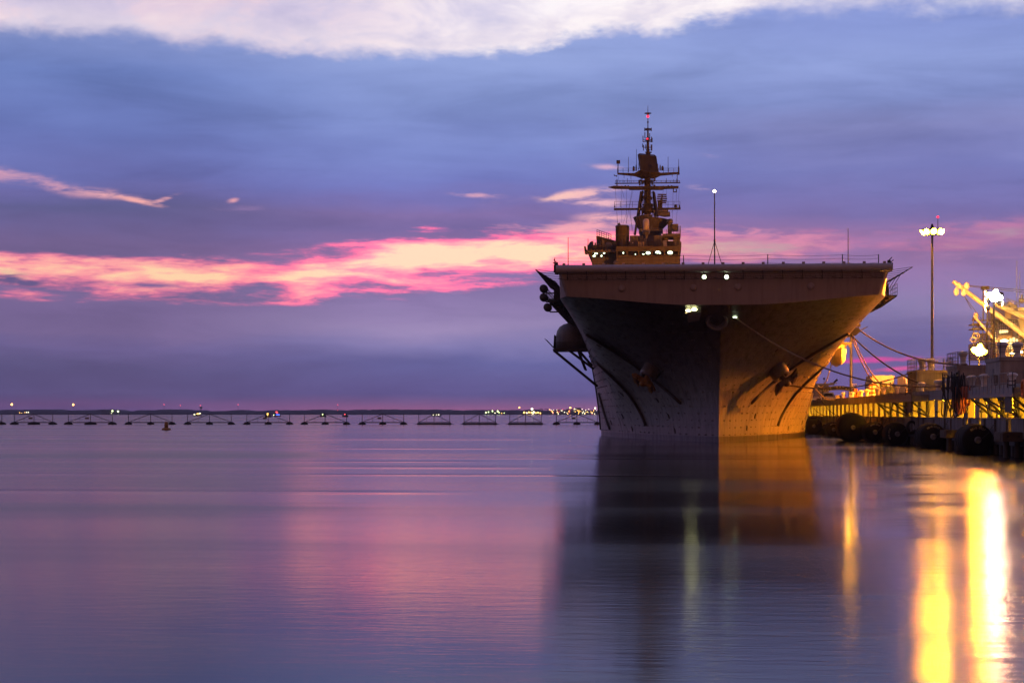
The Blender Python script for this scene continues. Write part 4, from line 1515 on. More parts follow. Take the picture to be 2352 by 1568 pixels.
bt = BQ(1110, 905)
boat = empty('motor_boat', (bt.x, Yb, bt.z), 'white motor boat hanging from davits on the lamplit ship side', 'boat')
bm_ = MB()
secs = []
for f, wd_, zl in ((0.0, .04, .95), (.10, .45, .55), (.25, .82, .22), (.5, 1.0, .05), (.8, 1.0, 0.0), (1.0, .92, .05)):
    y = Yb + 7.0 * f
    top = 1.75 + .45 * (1 - f) ** 2
    c = bt
    secs.append([Vector((c.x - wd_ * .95, y, c.z + top)), Vector((c.x - wd_ * .85, y, c.z + zl + .75)), Vector((c.x - wd_ * .5, y, c.z + zl + .25)), Vector((c.x, y, c.z + zl)), Vector((c.x + wd_ * .5, y, c.z + zl + .25)), Vector((c.x + wd_ * .85, y, c.z + zl + .75)), Vector((c.x + wd_ * .95, y, c.z + top))])
bm_.grid(secs, 0, True)
bm_._add(secs[-1], [tuple(range(7))])
bm_.grid([[s[0] for s in secs], [s[6] for s in secs]], 0, False)
bm_.build('boat_hull', M['white'], boat)
bc = MB().box((bt.x - .6, Yb + 2.5, bt.z + 1.76), (bt.x + .6, Yb + 5.2, bt.z + 2.7)).box((bt.x - .7, Yb + 2.3, bt.z + 2.7), (bt.x + .7, Yb + 5.4, bt.z + 2.78))
bc.build('cabin', M['white'], boat)
dv = MB()
z_ = bt.z + 2.62
for dy in (.8, 5.8):
    dv.box((XS + 15.2, Yb + dy, z_), (bt.x + 1.3, Yb + dy + .3, z_ + .28))
    dv.cyl((bt.x, Yb + dy + .15, z_), (bt.x, Yb + dy + .15, bt.z + 1.7), .05, .05, 5)
    dv.box((bt.x + .95, Yb + dy - .05, z_ - .35), (bt.x + 1.15, Yb + dy + .3, z_))
    dv.box((bt.x + .2, Yb + dy, z_ + .28), (bt.x + .4, Yb + dy + .25, z_ + .6))
dv.build('boat_davit', M['ship'], ship)

# ------------------------------------------------------------------ PIER
PX = 25.5
pier = empty('pier', (PX, 100, 0), 'long double-decked concrete pier glowing yellow from its lower deck', 'pier')
Y0, Y1 = 98.0, 430.0
p = MB()
p.box((PX - .15, Y0, 4.22), (PX + .45, Y1, 5.12))
p.build('edge_beam', M['conc'], pier)
p = MB().box((PX + .45, Y0, 4.45), (PX + 19, Y1, 5.0))
p.build('upper_deck', M['conc'], pier)
p = MB().box((PX + .1, Y0, 1.2), (PX + 19, Y1, 1.6))
p.build('lower_deck', M['concd'], pier)
p = MB().box((PX + 3.2, Y0, 1.6), (PX + 3.5, Y1, 4.45))
y = Y0
while y < Y1:
    p.box((PX + 3.0, y, 1.6), (PX + 3.2, y + .6, 4.45))
    y += 2.5
p.build('inner_wall', M['inner'], pier)
y = Y0 + 1
k = 0
colref = None
lamp_ref = None
while y < Y1 - 3:
    if colref is None:
        colref = MB().box((PX, y, 1.6), (PX + .5, y + 1.9, 4.22)).build('column', M['conc'], pier)
        c2 = MB()
        c2.box((PX + 2.3, y + 2.4, 4.28), (PX + 2.6, y + 4.1, 4.38), 0)
        lamp_ref = c2.build('lower_deck_lamp', M['under'], pier)
        yref = y
    else:
        for o in (colref, lamp_ref):
            c = o.copy()
            COL.objects.link(c)
            c.location = (0, y - yref, 0)
    y += 5.0
# lower fender wall: plates with a few open slots, timber posts
lw = MB()
slots = sorted([WX(*s4(x_, 1060), PX - .2).y for x_ in (1610, 1735, 2022)])
yy = Y0
for sl_ in slots + [Y1]:
    lw.box((PX - .2, yy, 1.45), (PX + .1, sl_ - .45 if sl_ < Y1 else Y1, 2.62))
    yy = sl_ + .45
lw.box((PX - .25, Y0, 2.62), (PX + .12, Y1, 2.70))
lw.build('fender_wall', M['concd'], pier)
pp_ = MB()
y = Y0 + .5
rp = random.Random(2)
while y < Y1:
    pp_.box((PX - .34, y, 1.3), (PX - .2, y + .45, 2.60))
    y += rp.choice((3.1, 4.2, 6.0))
build_pieces(pp_, 'timber_post', M['concd'], pier)
pl = MB()
y = Y0 + .2
while y < Y1:
    pl.cyl((PX - .05, y, -1.5), (PX - .05, y, 1.45), .26, .26, 8)
    y += 2.1
y = Y0 + .2
while y < Y1:
    pl.cyl((PX + 2.5, y, -1.5), (PX + 2.5, y, 1.3), .3, .3, 8)
    y += 2.8
pl.box((PX - .3, Y0, .75), (PX + .1, Y1, 1.05))
pl.box((PX + 6, Y0, -1), (PX + 6.4, Y1, 1.25))
pl.build('bearing_pile', M['pile'], pier)
# cleats and bulkhead lamps on the columns, little valve posts
vp = MB()
for x_ in (450, 680, 850, 1325, 1750, 1145, 1900):
    c = WX(*s4(x_, 985), PX - .05)
    vp.cyl((c.x, c.y, 2.7), (c.x, c.y, 3.15), .06, .06, 6)
    vp.ball((c.x, c.y, 3.2), .14, 8)
    vp.cyl((c.x - .18, c.y, 3.2), (c.x + .18, c.y, 3.2), .05, .05, 6)
build_pieces(vp, 'valve_post', M['steeld'], pier)

# ---- big floating fenders
fend_items = [
    # sheet x, radius, X centre, text?, label
    (135, 1.28, 24.0, 0, 'dark round fender half hidden behind the bow, farthest down the pier', 0),
    (325, 0.98, 24.2, 1, 'smaller round fender with a bright white number and lit ring, next to the bow', 1),
    (512, 1.62, 22.0, 0, 'biggest black fender, lying away from the wall in open water', 2),
    (725, 1.10, 24.0, 1, 'dim black fender close behind the biggest one', 3),
    (940, 1.10, 24.0, 2, 'black fender whose white number runs sideways up its end', 4),
    (1285, 1.13, 24.0, 1, 'black numbered fender with a long chain, below the hanging cables', 5),
    (1715, 1.16, 24.0, 1, 'nearest black fender with a clear white number and chain, at right', 6),
]
fgroup = 'round black fenders floating along the pier'
for sx, r_, X_, tx_, lab, idx in fend_items:
    u, _ = s4(sx, 1200)
    c = WX(u, 1000, X_)
    c.z = r_ * .92
    fe = empty('floating_fender', (c.x, c.y, 0), lab, 'fender', fgroup)
    L_ = 3.4
    b = MB()
    b.lathe([(r_ * .30, -.06), (r_ * .86, 0.0), (r_ * .96, .07), (r_, .2), (r_, L_ - .2), (r_ * .9, L_), (r_ * .3, L_ + .06)], c, (0, 1, 0), 36)
    for k in range(3):
        b.lathe([(r_, 0), (r_ + .03, .05), (r_ + .03, .2), (r_, .25)], c + Vector((0, .7 + k * .85, 0)), (0, 1, 0), 36)
    b.build('fender_body', M['rubber'], fe)
    e_ = MB()
    e_.lathe([(.26, 0), (.26, .1), (.18, .16), (.18, .12)], c + Vector((0, 0.0, 0)), (0, -1, 0), 16)
    e_.path([c + Vector((.16 * math.cos(t), -.2, -.05 + .2 * math.sin(t))) for t in [i * math.pi / 5 for i in range(11)]], .035, 5)
    e_.build('end_ring', M['steel'], fe)
    ch = MB()
    far = Vector((PX - .3, c.y - .6, 2.5))
    near_ = c + Vector((.1, -.24, .05))
    nl = 26
    for k in range(nl):
        f0 = k / nl
        a = near_.lerp(far, f0) - Vector((0, 0, .25 * 4 * f0 * (1 - f0)))
        f1 = (k + .8) / nl
        b2 = near_.lerp(far, f1) - Vector((0, 0, .25 * 4 * f1 * (1 - f1)))
        off = Vector((0, .03, .03)) if k % 2 else Vector((0, -.03, -.03))
        ch.cyl(a + off, b2 + off, .035, .035, 4)
    ch.build('chain', M['steeld'], fe)
    if tx_:
        tm = MB()
        txt = "0818-0027"
        n_ = len(txt)
        for i, chx in enumerate(txt):
            ang = (math.pi / 2 + (n_ / 2 - .5 - i) * .145) if tx_ == 1 else (math.pi + (n_ / 2 - .5 - i) * .145)
            rad = r_ * .70
            o = c + Vector((math.cos(ang) * rad, -.055, math.sin(ang) * rad))
            tm.text(chx, o, (math.sin(ang), 0, -math.cos(ang)), (math.cos(ang), 0, math.sin(ang)), .23, 0, .008)
        tm.build('number_marking', M['letter'], fe)

# ---- camels: timber blocks standing off the wall
for i, (xa, xb, ya, yb, lab) in enumerate(((1460, 1572, 1142, 1192, 'squared timber fender block on the wall left of the nearest black fender'), (1995, 2170, 1158, 1232, 'squared timber fender block on the wall at the right edge'))):
    c = WX(*s4((xa + xb) / 2, (ya + yb) / 2), PX - .8)
    bb = empty('fender_block', (c.x, c.y, c.z), lab, 'fender block', 'timber blocks on the fender wall')
    b = MB().box((c.x - .9, c.y, c.z - .35), (c.x + .6, c.y + 3.0, c.z + .3))
    b.box((c.x - .95, c.y + .4, c.z - .25), (c.x - .9, c.y + 2.6, c.z + .2))
    b.build('block', M['timber'], bb)
    b = MB()
    for dx in (-.55, .2):
        b.cyl((c.x + dx, c.y + .5, c.z - .35), (c.x + dx, c.y + .5, -1), .2, .2, 8)
        b.cyl((c.x + dx, c.y - .04, c.z), (c.x + dx, c.y + .02, c.z), .09, .09, 8)
    b.build('support_post', M['pile'], bb)

# ---- concrete vaults on the upper deck
ZP = 5.0


def vault(nm, X0, Ya, wx, ly, zt, lab, rails=True):
    e = empty('concrete_vault', (X0, Ya, ZP), lab, 'concrete vault', 'concrete vaults along the pier')
    b = MB().box((X0, Ya, ZP), (X0 + wx, Ya + ly, zt - .28))
    b.box((X0 - .08, Ya - .08, zt - .28), (X0 + wx + .08, Ya + ly + .08, zt))
    b.box((X0 - .05, Ya - .05, ZP), (X0 + wx + .05, Ya + ly + .05, ZP + .15))
    b.build('vault_body', M['conc'], e)
    if rails:
        r_ = MB().rail([(X0, Ya, zt), (X0 + wx, Ya, zt), (X0 + wx, Ya + ly, zt), (X0, Ya + ly, zt), (X0, Ya, zt)], 1.2, .03, 3, .95)
        r_.build('guard_rail', M['steel'], e)
    d_ = MB().box((X0 + wx * .3, Ya - .05, ZP + .2), (X0 + wx * .3 + .8, Ya - .005, ZP + 1.5))
    d_.box((X0 - .04, Ya + ly * .4, ZP + .2), (X0 - .004, Ya + ly * .4 + .9, ZP + 1.6))
    d_.build('steel_hatch', M['steel'], e)
    return e


cA = WX(*s4(1120, 700), 26.8)
vault('A', 26.8, cA.y, 3.7, 6, 7.45, 'railed concrete vault at the foot of the tall lamp mast')
cB = WX(*s4(1520, 700), 27.4)
vault('B', 27.4, cB.y, 3.1, 5.5, 7.4, 'concrete vault below the brightest orange floodlight')
cC = WX(*s4(1932, 600), 27.2)
vault('C', 27.2, cC.y, 6, 6, 7.45, 'concrete vault at the right edge below the supply ship')

# ---- bollards
bref = None
bgroup = 'pale mushroom-headed bollards along the pier'


def bollard(loc, h, lab):
    global bref
    if bref is None:
        bref = empty('mooring_bollard', (0, 0, 0), lab, 'bollard', bgroup)
        MB().lathe([(.42, 0), (.42, .08), (.30, .10), (.27, .35), (.30, .70), (.40, 1.0), (.42, 1.03)], (0, 0, 0), (0, 0, 1), 18).build('bollard_post', M['white'], bref)
        MB().lathe([(.43, 1.03), (.50, 1.05), (.52, 1.13), (.46, 1.25), (.28, 1.34), (0, 1.37)], (0, 0, 0), (0, 0, 1), 18).build('bollard_cap', M['white'], bref)
        o = bref
    else:
        o = copy_tree(bref)
        o['label'] = lab
    o.location = loc
    o.scale = (h / 1.37,) * 3
    return o


for (sx, yt, yb, X_, lab) in (
        (420, 765, 815, 26.1, 'pale bollard beside the far end of the dark arch sign, nearest the bow'),
        (505, 768, 815, 26.1, 'pale bollard below the last letters of the arch sign'),
        (593, 746, 806, 26.1, 'pale bollard right of the stack of orange crates'),
        (645, 738, 802, 26.1, 'pale bollard just left of the striped barrels'),
        (748, 725, 792, 26.2, 'pale bollard in front of the box truck, nearer the barrels'),
        (803, 716, 790, 26.2, 'pale bollard in front of the box truck, beside the green machine'),
        (930, 702, 765, 26.4, 'pale bollard behind the far access platform railing'),
        (1172, 670, 750, 26.2, 'rope-wrapped bollard in front of the railed vault'),
        (1335, 648, 715, 26.3, 'slanting-looking bollard left of the hanging cables'),
        (1436, 635, 700, 26.6, 'bollard right behind the top of the hanging cables'),
        (1655, 603, 712, 26.1, 'tall white bollard left of two below the orange floodlight'),
        (1778, 590, 698, 26.1, 'tall white bollard right of two below the orange floodlight'),
        (2050, 578, 660, 26.4, 'bollard behind the near access platform railing')):
    u, v = s4(sx, yb)
    c = WX(u, v, X_)
    t_ = WX(s4(sx, yt)[0], s4(sx, yt)[1], X_)
    c.z = 5.12 if X_ < 26.0 else 5.0
    bollard(c, max(.9, t_.z - c.z), lab)
for (sx, yt, yb, vx, vy, lab) in ((1193, 498, 560, 26.8 + 0.7, cA.y + .8, 'left one of two bollards on top of the railed vault'), (1238, 489, 556, 26.8 + 1.55, cA.y + .6, 'right one of two bollards on top of the railed vault'),
                                  (1912, 388, 465, 27.2 + .3, cC.y + .7, 'left one of two bollards on top of the right-edge vault'), (1992, 368, 465, 27.2 + 1.5, cC.y + .9, 'right one of two bollards on top of the right-edge vault'),
                                  (1605, 445, 508, 27.4 + .6, cB.y + .6, 'bollard on top of the vault below the orange floodlight')):
    bollard(Vector((vx, vy, 7.42)), 1.25, lab)

# ---- high lamp mast
hm_b = Vector((26.8 + 3.0, cA.y + 7.0, ZP))
hm_b = WX(2141, 848, 29.6)
hm_b = Vector((29.6, hm_b.y, ZP))
topz = WX(2142, 533, 29.6).z
hm = empty('high_mast_lamp', hm_b, 'tall mast with a ring of glowing orange floodlights behind the railed vault', 'lamp mast')
MB().cyl(hm_b, hm_b + Vector((0, 0, .3)), .45, .45, 12).cyl(hm_b + Vector((0, 0, .3)), (hm_b.x, hm_b.y, topz - .1), .17, .12, 14).build('pole', M['steel'], hm)
b = MB()
b.lathe([(.25, -.15), (.35, 0), (.35, .25), (.2, .5), (.08, .9)], (hm_b.x, hm_b.y, topz), (0, 0, 1), 12)
for k in range(24):
    t0, t1 = 2 * math.pi * k / 24, 2 * math.pi * (k + 1) / 24
    b.cyl((hm_b.x + .95 * math.cos(t0), hm_b.y + .95 * math.sin(t0), topz + .15), (hm_b.x + .95 * math.cos(t1), hm_b.y + .95 * math.sin(t1), topz + .15), .04, .04, 5)
for k in range(4):
    t0 = math.pi / 2 * k + .3
    b.cyl((hm_b.x, hm_b.y, topz + .15), (hm_b.x + .95 * math.cos(t0), hm_b.y + .95 * math.sin(t0), topz + .15), .04, .04, 5)
b.build('head_ring', M['steeld'], hm)
for k in range(9):
    t0 = 2 * math.pi * k / 9 - math.pi / 2
    ship_side = math.cos(t0) < .5 and math.sin(t0) > -.3
    d = Vector((math.cos(t0), math.sin(t0), -.75 if ship_side else -.45)).normalized()
    c = Vector((hm_b.x + 1.05 * math.cos(t0), hm_b.y + 1.05 * math.sin(t0), topz))
    f = MB().lathe([(.12, -.38), (.26, -.28), (.35, 0), (.36, .02)], c, d, 12)
    fo = f.build('floodlight', M['steeld'], hm)
    MB().lathe([(.33, .03), (.31, .06), (0, .12)], c, d, 12).build('lens', M['sodium5' if ship_side else ('sodium' if math.sin(t0) < -.3 else 'sodium3')], fo)
MB().cyl((hm_b.x + .6, hm_b.y, topz + .2), (hm_b.x + .6, hm_b.y, topz + 1.5), .04, .03, 5).ball((hm_b.x + .6, hm_b.y, topz + 1.6), .05, 6).build('beacon_rod', M['steeld'], hm)
MB().ball((hm_b.x + .6, hm_b.y, topz + 1.62), .13, 8).build('red_beacon', M['red'], hm)

# ---- orange floodlight on the vault
u2, v2 = 2250, 806
l2 = WX(u2, v2, 33.0)
fl_ = empty('vault_floodlight', (l2.x, l2.y, 5.0), 'brightest orange floodlight on a short post, showing above a concrete vault', 'floodlight')
MB().cyl((l2.x, l2.y + .35, 5.0), (l2.x, l2.y + .35, l2.z + .6), .08, .07, 8).box((l2.x - .6, l2.y + .28, l2.z - .05), (l2.x + .6, l2.y + .4, l2.z + .05)).build('post', M['steel'], fl_)
for (dx, dz, ax, k_) in ((0, 0, (-.2, -1, -.15), 1.3), (-.5, .12, (-.7, -1, -.2), .75), (.48, -.06, (.4, -1, -.25), .7), (.05, .5, (-.1, -1, .1), .6)):
    c = Vector((l2.x + dx, l2.y, l2.z + dz))
    d = Vector(ax).normalized()
    fo = MB().lathe([(.15 * k_, -.42), (.33 * k_, -.3), (.39 * k_, 0), (.40 * k_, .02)], c, d, 20).build('floodlight_head', M['steeld'], fl_)
    MB().lathe([(.40 * k_, .03), (.38 * k_, .10), (.25 * k_, .2), (0, .26)], c, d, 20).build('lens', M['sodium2'], fo)

# ---- white floodlight mast further in on the pier: extra sodium heads are added to light the bow
wm_p = WX(2285, 681, 39.8)
wm = empty('floodlight_mast', (wm_p.x, wm_p.y, ZP), 'dark mast with the blazing white floodlight beside the crane booms', 'lamp mast')
MB().cyl((wm_p.x, wm_p.y + .6, ZP), (wm_p.x, wm_p.y + .6, wm_p.z + 1.0), .17, .12, 10).cyl((wm_p.x - .8, wm_p.y + .6, ZP), (wm_p.x - .8, wm_p.y + .6, wm_p.z - 3.0), .10, .10, 8).box((wm_p.x - 1.0, wm_p.y + .5, wm_p.z - .1), (wm_p.x + 1.0, wm_p.y + .62, wm_p.z + .1)).build('pole', M['steeld'], wm)
for (dx, dz, ax, k_) in ((0, 0, (-.2, -1, -.3), 1.55), (-.6, .2, (-.6, -1, -.3), .8), (.58, -.12, (.3, -1, -.4), .8), (.1, .62, (-.1, -1, -.1), .6)):
    c = wm_p + Vector((dx, 0, dz))
    d = Vector(ax).normalized()
    fo = MB().lathe([(.15 * k_, -.42), (.33 * k_, -.3), (.39 * k_, 0), (.40 * k_, .02)], c, d, 20).build('floodlight_head', M['steeld'], wm)
    MB().lathe([(.40 * k_, .03), (.38 * k_, .10), (.25 * k_, .2), (0, .26)], c, d, 20).build('lens', M['metalhal'], fo)
for (dx, dz, ax) in ((-.8, .35, (-.93, .12, -.34)), (-.8, -.5, (-.93, .3, -.36)), (-.8, -1.3, (-.93, .5, -.34))):
    c = wm_p + Vector((dx, .9, dz))
    d = Vector(ax).normalized()
    fo = MB().lathe([(.15, -.42), (.33, -.3), (.42, 0), (.43, .02)], c, d, 14).build('floodlight_head', M['steeld'], wm)
    MB().lathe([(.40, .03), (.38, .06), (0, .14)], c, d, 14).build('lens', M['sodium_bow_fill'], fo)

for (dx, dz, ax) in ((.85, .2, (.75, .66, -.12)), (.85, -.7, (.95, .3, -.2))):  # added warm heads, turned from view, to light the supply ship
    c = wm_p + Vector((dx, .9, dz))
    d = Vector(ax).normalized()
    fo = MB().lathe([(.15, -.42), (.33, -.3), (.42, 0), (.43, .02)], c, d, 14).build('floodlight_head', M['steeld'], wm)
    MB().lathe([(.40, .03), (.38, .06), (0, .14)], c, d, 14).build('lens', M['warm_fill'], fo)

# ---- lower light pole down the pier, passing behind the mooring sponson
bp_ = WX(1955, 893, 29.0)
lp = empty('light_pole', (29.0, bp_.y, ZP), 'grey lamp pole standing on the pier, its head hidden behind the mooring sponson', 'light pole')
tz = WX(1954, 742, 29.0).z
MB().cyl((29, bp_.y, ZP), (29, bp_.y, tz), .26, .17, 10).cyl((29, bp_.y, ZP), (29, bp_.y, ZP + .3), .4, .4, 10).build('pole', M['steel'], lp)
MB().cyl((28.2, bp_.y, tz), (29.8, bp_.y, tz), .07, .07, 6).box((28.0, bp_.y - .2, tz - .05), (28.5, bp_.y + .3, tz + .15)).box((29.5, bp_.y - .2, tz - .05), (30.0, bp_.y + .3, tz + .15)).build('lamp_arm', M['steel'], lp)
lz = WX(1955, 764, 29.0).z
for dx in (-.45, .45):
    c = Vector((29.0 + dx, bp_.y - .5, lz))
    d = Vector((dx * .8, -1, -.5)).normalized()
    fo = MB().lathe([(.15, -.42), (.33, -.3), (.42, 0), (.43, .02)], c, d, 14).build('floodlight_head', M['steeld'], lp)
    MB().lathe([(.40, .03), (.38, .06), (0, .14)], c, d, 14).build('lens', M['sodium6'], fo)


# ---- vehicles and clutter on the deck
def tire(mb, c, r, w_, ax=(0, 1, 0)):
    mb.lathe([(r * .55, -w_ / 2), (r * .92, -w_ / 2), (r, -w_ * .3), (r, w_ * .3), (r * .92, w_ / 2), (r * .55, w_ / 2)], c, ax, 18)


# box truck
tr = WX(2028, 905, 32.0)
bx0, bx1 = W(2003, 900, tr.y).x, W(2054, 900, tr.y).x
tt = W(2003, 862, tr.y).z
e = empty('box_truck', ((bx0 + bx1) / 2, tr.y, ZP), 'white box truck seen from behind, parked beyond the striped barrels', 'truck')
b = MB().box((bx0, tr.y, ZP + 1.0), (bx1, tr.y + 7, tt))
for x_ in (bx0, bx1 - .08):
    b.box((x_, tr.y - .04, ZP + 1.0), (x_ + .08, tr.y - .003, tt))
b.box((bx0, tr.y - .05, tt - .12), (bx1, tr.y - .006, tt - .003))
b.build('cargo_box', M['truckw'], e)
b = MB()
for k in range(1, 6):
    b.box((bx0 + .1, tr.y - .02, ZP + 1.0 + (tt - ZP - 1.2) * k / 6), (bx1 - .1, tr.y - .004, ZP + 1.03 + (tt - ZP - 1.2) * k / 6))
b.build('roller_door_rib', M['steel'], e)
b = MB().box((bx0 + .1, tr.y + 7.05, ZP + .7), (bx1 - .1, tr.y + 9, ZP + 2.6)).box((bx0 + .05, tr.y + .2, ZP + .6), (bx1 - .05, tr.y + 7, ZP + .95)).box((bx0, tr.y - .15, ZP + .45), (bx1, tr.y + .05, ZP + .6))
b.build('chassis', M['steeld'], e)
for x_ in (bx0 + .25, bx1 - .25):
    for y_ in (1.5, 7.8):
        w_ = MB()
        tire(w_, Vector((x_, tr.y + y_, ZP + .48)), .48, .3, (1, 0, 0))
        w_.build('wheel', M['black'], e)

# second truck, cab towards us, half behind the vault
t2 = WX(2092, 900, 34.5)
tx0 = W(2081, 900, t2.y).x
tt2 = W(2080, 865, t2.y).z
e = empty('moving_truck', (tx0 + 1.2, t2.y, ZP), 'white lorry facing the water, half hidden behind the railed vault', 'truck')
b = MB().box((tx0 - .05, t2.y + 1.9, ZP + .9), (tx0 + 2.45, t2.y + 8, tt2 + .05))
b.prism([(tx0, t2.y + .1, ZP + 2.05), (tx0 + 2.4, t2.y + .1, ZP + 2.05), (tx0 + 2.3, t2.y + 1.5, tt2), (tx0 + .1, t2.y + 1.5, tt2)], (0, .38, 0))
b.build('cargo_box', M['truckw'], e)
b = MB().box((tx0, t2.y - .3, ZP + .5), (tx0 + 2.4, t2.y + 1.88, ZP + 1.35)).box((tx0 + .05, t2.y + .3, ZP + 1.9), (tx0 + 2.35, t2.y + 1.88, ZP + 2.05)).box((tx0 + .05, t2.y + .55, ZP + 1.35), (tx0 + 2.35, t2.y + 1.88, ZP + 1.9))
b.build('cab', M['truckw'], e)
MB().box((tx0 + .15, t2.y + .28, ZP + 1.38), (tx0 + 2.25, t2.y + .54, ZP + 1.88)).build('windscreen', M['glass'], e)
MB().text("Ryder", (tx0 + 1.2, t2.y + .05, ZP + 2.2), (1, 0, 0), (0, 0, 1), .42, 0, .01).build('lettering', M['black'], e)
MB().box((tx0 + .3, t2.y - .36, ZP + .55), (tx0 + 2.1, t2.y - .31, ZP + .95)).box((tx0 - .1, t2.y - .45, ZP + .35), (tx0 + 2.5, t2.y - .31, ZP + .5)).build('grille', M['steeld'], e)
for x_ in (tx0 + .2, tx0 + 1.9):
    MB().box((x_, t2.y - .35, ZP + 1.0), (x_ + .3, t2.y - .31, ZP + 1.2)).build('headlight', M['glass'], e)
for x_ in (tx0 + .15, tx0 + 2.25):
    for y_ in (.8, 6.5):
        w_ = MB()
        tire(w_, Vector((x_, t2.y + y_, ZP + .45)), .45, .3, (1, 0, 0))
        w_.build('wheel', M['black'], e)

# arch sign over the gangway
ya = WX(1890, 890, 30.0).y
e = empty('arch_sign', (30, ya, ZP), 'dark arched sign board with pale ship name letters near the bow', 'sign')


def AX(x): return W(s4(x, 700)[0], 900, ya).x
def AZ(y): return W(1900, s4(300, y)[1], ya).z


cx_ = AX(372)
hwid = AX(515) - cx_
zt_, ze_ = AZ(712), AZ(738)
b = MB()
top, bot = [], []
for k in range(25):
    f = -1 + 2 * k / 24
    z = ze_ + (zt_ - ze_) * (1 - f * f)
    top.append(Vector((cx_ + hwid * 1.12 * f, ya, z + .12)))
    bot.append(Vector((cx_ + hwid * 1.12 * f, ya, z - .62)))
b.prism(top + bot[::-1], (0, .15, 0))
b.build('sign_board', M['arch'], e)
b = MB()
txt = "USS BATAAN"
for i, chx in enumerate(txt):
    f = -.90 + 1.80 * i / (len(txt) - 1)
    z = ze_ + (zt_ - ze_) * (1 - f * f)
    ang = -math.atan(2 * f * (zt_ - ze_) / hwid * 1.0)
    if chx != ' ':
        b.text(chx, (cx_ + hwid * f, ya - .03, z - .50), (math.cos(ang), 0, math.sin(ang)), (-math.sin(ang), 0, math.cos(ang)), .74, 0, .015)
b.build('lettering', M['gold'], e)
b = MB()
for sg in (-1, 1):
    b.box((cx_ + sg * hwid * 1.06 - .12, ya + .02, ZP), (cx_ + sg * hwid * 1.06 + .12, ya + .14, ze_ - .45))
b.build('sign_post', M['steeld'], e)

# guard hut down the pier
yh = WX(1890, 890, 38.0).y
e = empty('guard_hut', (38, yh, ZP), 'low flat-roofed guard hut on the pier just right of the bow', 'hut')
hx0, hx1 = W(1866, 890, yh).x, W(1912, 890, yh).x
hz = W(1880, 879, yh).z
b = MB().box((hx0 + .3, yh, ZP), (hx1 - .8, yh + 4, hz - .5))
b.build('hut_wall', M['conc'], e)
MB().box((hx0 - .2, yh - .5, hz - .5), (hx1 + .4, yh + 4.5, hz - .15)).box((hx1 - .6, yh - .4, hz - .14), (hx1 + 1.0, yh + .4, hz + .05)).build('roof', M['steel'], e)
MB().box((hx0 + 1.2, yh - .03, hz - 1.7), (hx1 - 2.2, yh - .004, hz - .75)).build('window', M['glass'], e)
MB().cyl((hx0 + 2.6, yh, hz - .15), (hx0 + 2.6, yh, hz + .9), .07, .05, 6).ball((hx0 + 2.6, yh, hz + .95), .25, 8).cyl((hx1 + .3, yh, hz + .05), (hx1 + 1.1, yh, hz + .75), .2, .26, 8).build('horn', M['steeld'], e)

# pickup parked by the ship side
yk = WX(1880, 925, 30.5).y
kx = W(1866, 925, yk).x
e = empty('pickup_truck', (kx + 1.5, yk, ZP), 'pale pickup with one red tail lamp parked under the bow', 'pickup')
b = MB().box((kx, yk, ZP + .55), (kx + 6, yk + 2.0, ZP + 1.15)).prism([(kx + 1.6, yk + .1, ZP + 1.15), (kx + 4.2, yk + .1, ZP + 1.15), (kx + 3.8, yk + .1, ZP + 1.95), (kx + 2.1, yk + .1, ZP + 1.95)], (0, 1.8, 0))
b.build('body', M['truckw'], e)
MB().prism([(kx + 1.9, yk + .07, ZP + 1.22), (kx + 3.9, yk + .07, ZP + 1.22), (kx + 3.6, yk + .07, ZP + 1.82), (kx + 2.25, yk + .07, ZP + 1.82)], (0, .02, 0)).build('side_window', M['glass'], e)
for x_ in (kx + 1.1, kx + 4.8):
    w_ = MB()
    tire(w_, Vector((x_, yk + .1, ZP + .45)), .45, .28)
    tire(w_, Vector((x_, yk + 1.9, ZP + .45)), .45, .28)
    w_.build('wheel', M['black'], e)
MB().ball((kx + 5.9, yk - .02, ZP + .95), .16, 8).build('tail_lamp', M['red'], e)

# striped traffic barrels
gref = None
for sx, sy, lab in ((683, 790, 'orange and white striped barrel, left one of the pair'), (708, 790, 'orange and white striped barrel, right one of the pair beside the box truck')):
    c = WX(*s4(sx, sy), 27.6)
    e = empty('traffic_barrel', (c.x, c.y, ZP), lab, 'traffic barrel', 'striped traffic barrels on the pier')
    b = MB()
    hgt = 1.75
    for k in range(7):
        r0 = .36 - .015 * k
        b.lathe([(r0, k * .25), (r0 - .015, k * .25 + .25)], (c.x, c.y, ZP), (0, 0, 1), 16, k % 2)
    b.lathe([(.42, 0), (.42, .06), (.36, .08)], (c.x, c.y, ZP), (0, 0, 1), 16, 0)
    b.lathe([(.25, 1.75), (.12, 1.84), (.05, 1.86)], (c.x, c.y, ZP), (0, 0, 1), 10, 0)
    b.build('barrel_body', [M['orange'], M['white']], e)
# orange crates
for i, (xa, xb, ya2, lab) in enumerate(((520, 556, 735, 'orange crate tied with a strap, left of the pale bollards'), (556, 580, 758, 'lower orange crate against the taller one'))):
    c = WX(*s4(xa, 806), 27.2)
    x1_ = W(s4(xb, 800)[0], 900, c.y).x
    zt2 = WX(*s4(xa, ya2), 27.2).z
    b = MB().box((c.x, c.y + i * .3, ZP), (x1_ - .02, c.y + 1.2 + i * .3, zt2))
    for f in (.15, .5, .85):
        z = ZP + (zt2 - ZP) * f
        b.box((c.x - .02, c.y - .03 + i * .3, z - .06), (x1_, c.y - .003 + i * .3, z + .06))
    tag(b.build('crate', M['orange']), lab, 'crate', 'orange crates on the pier')
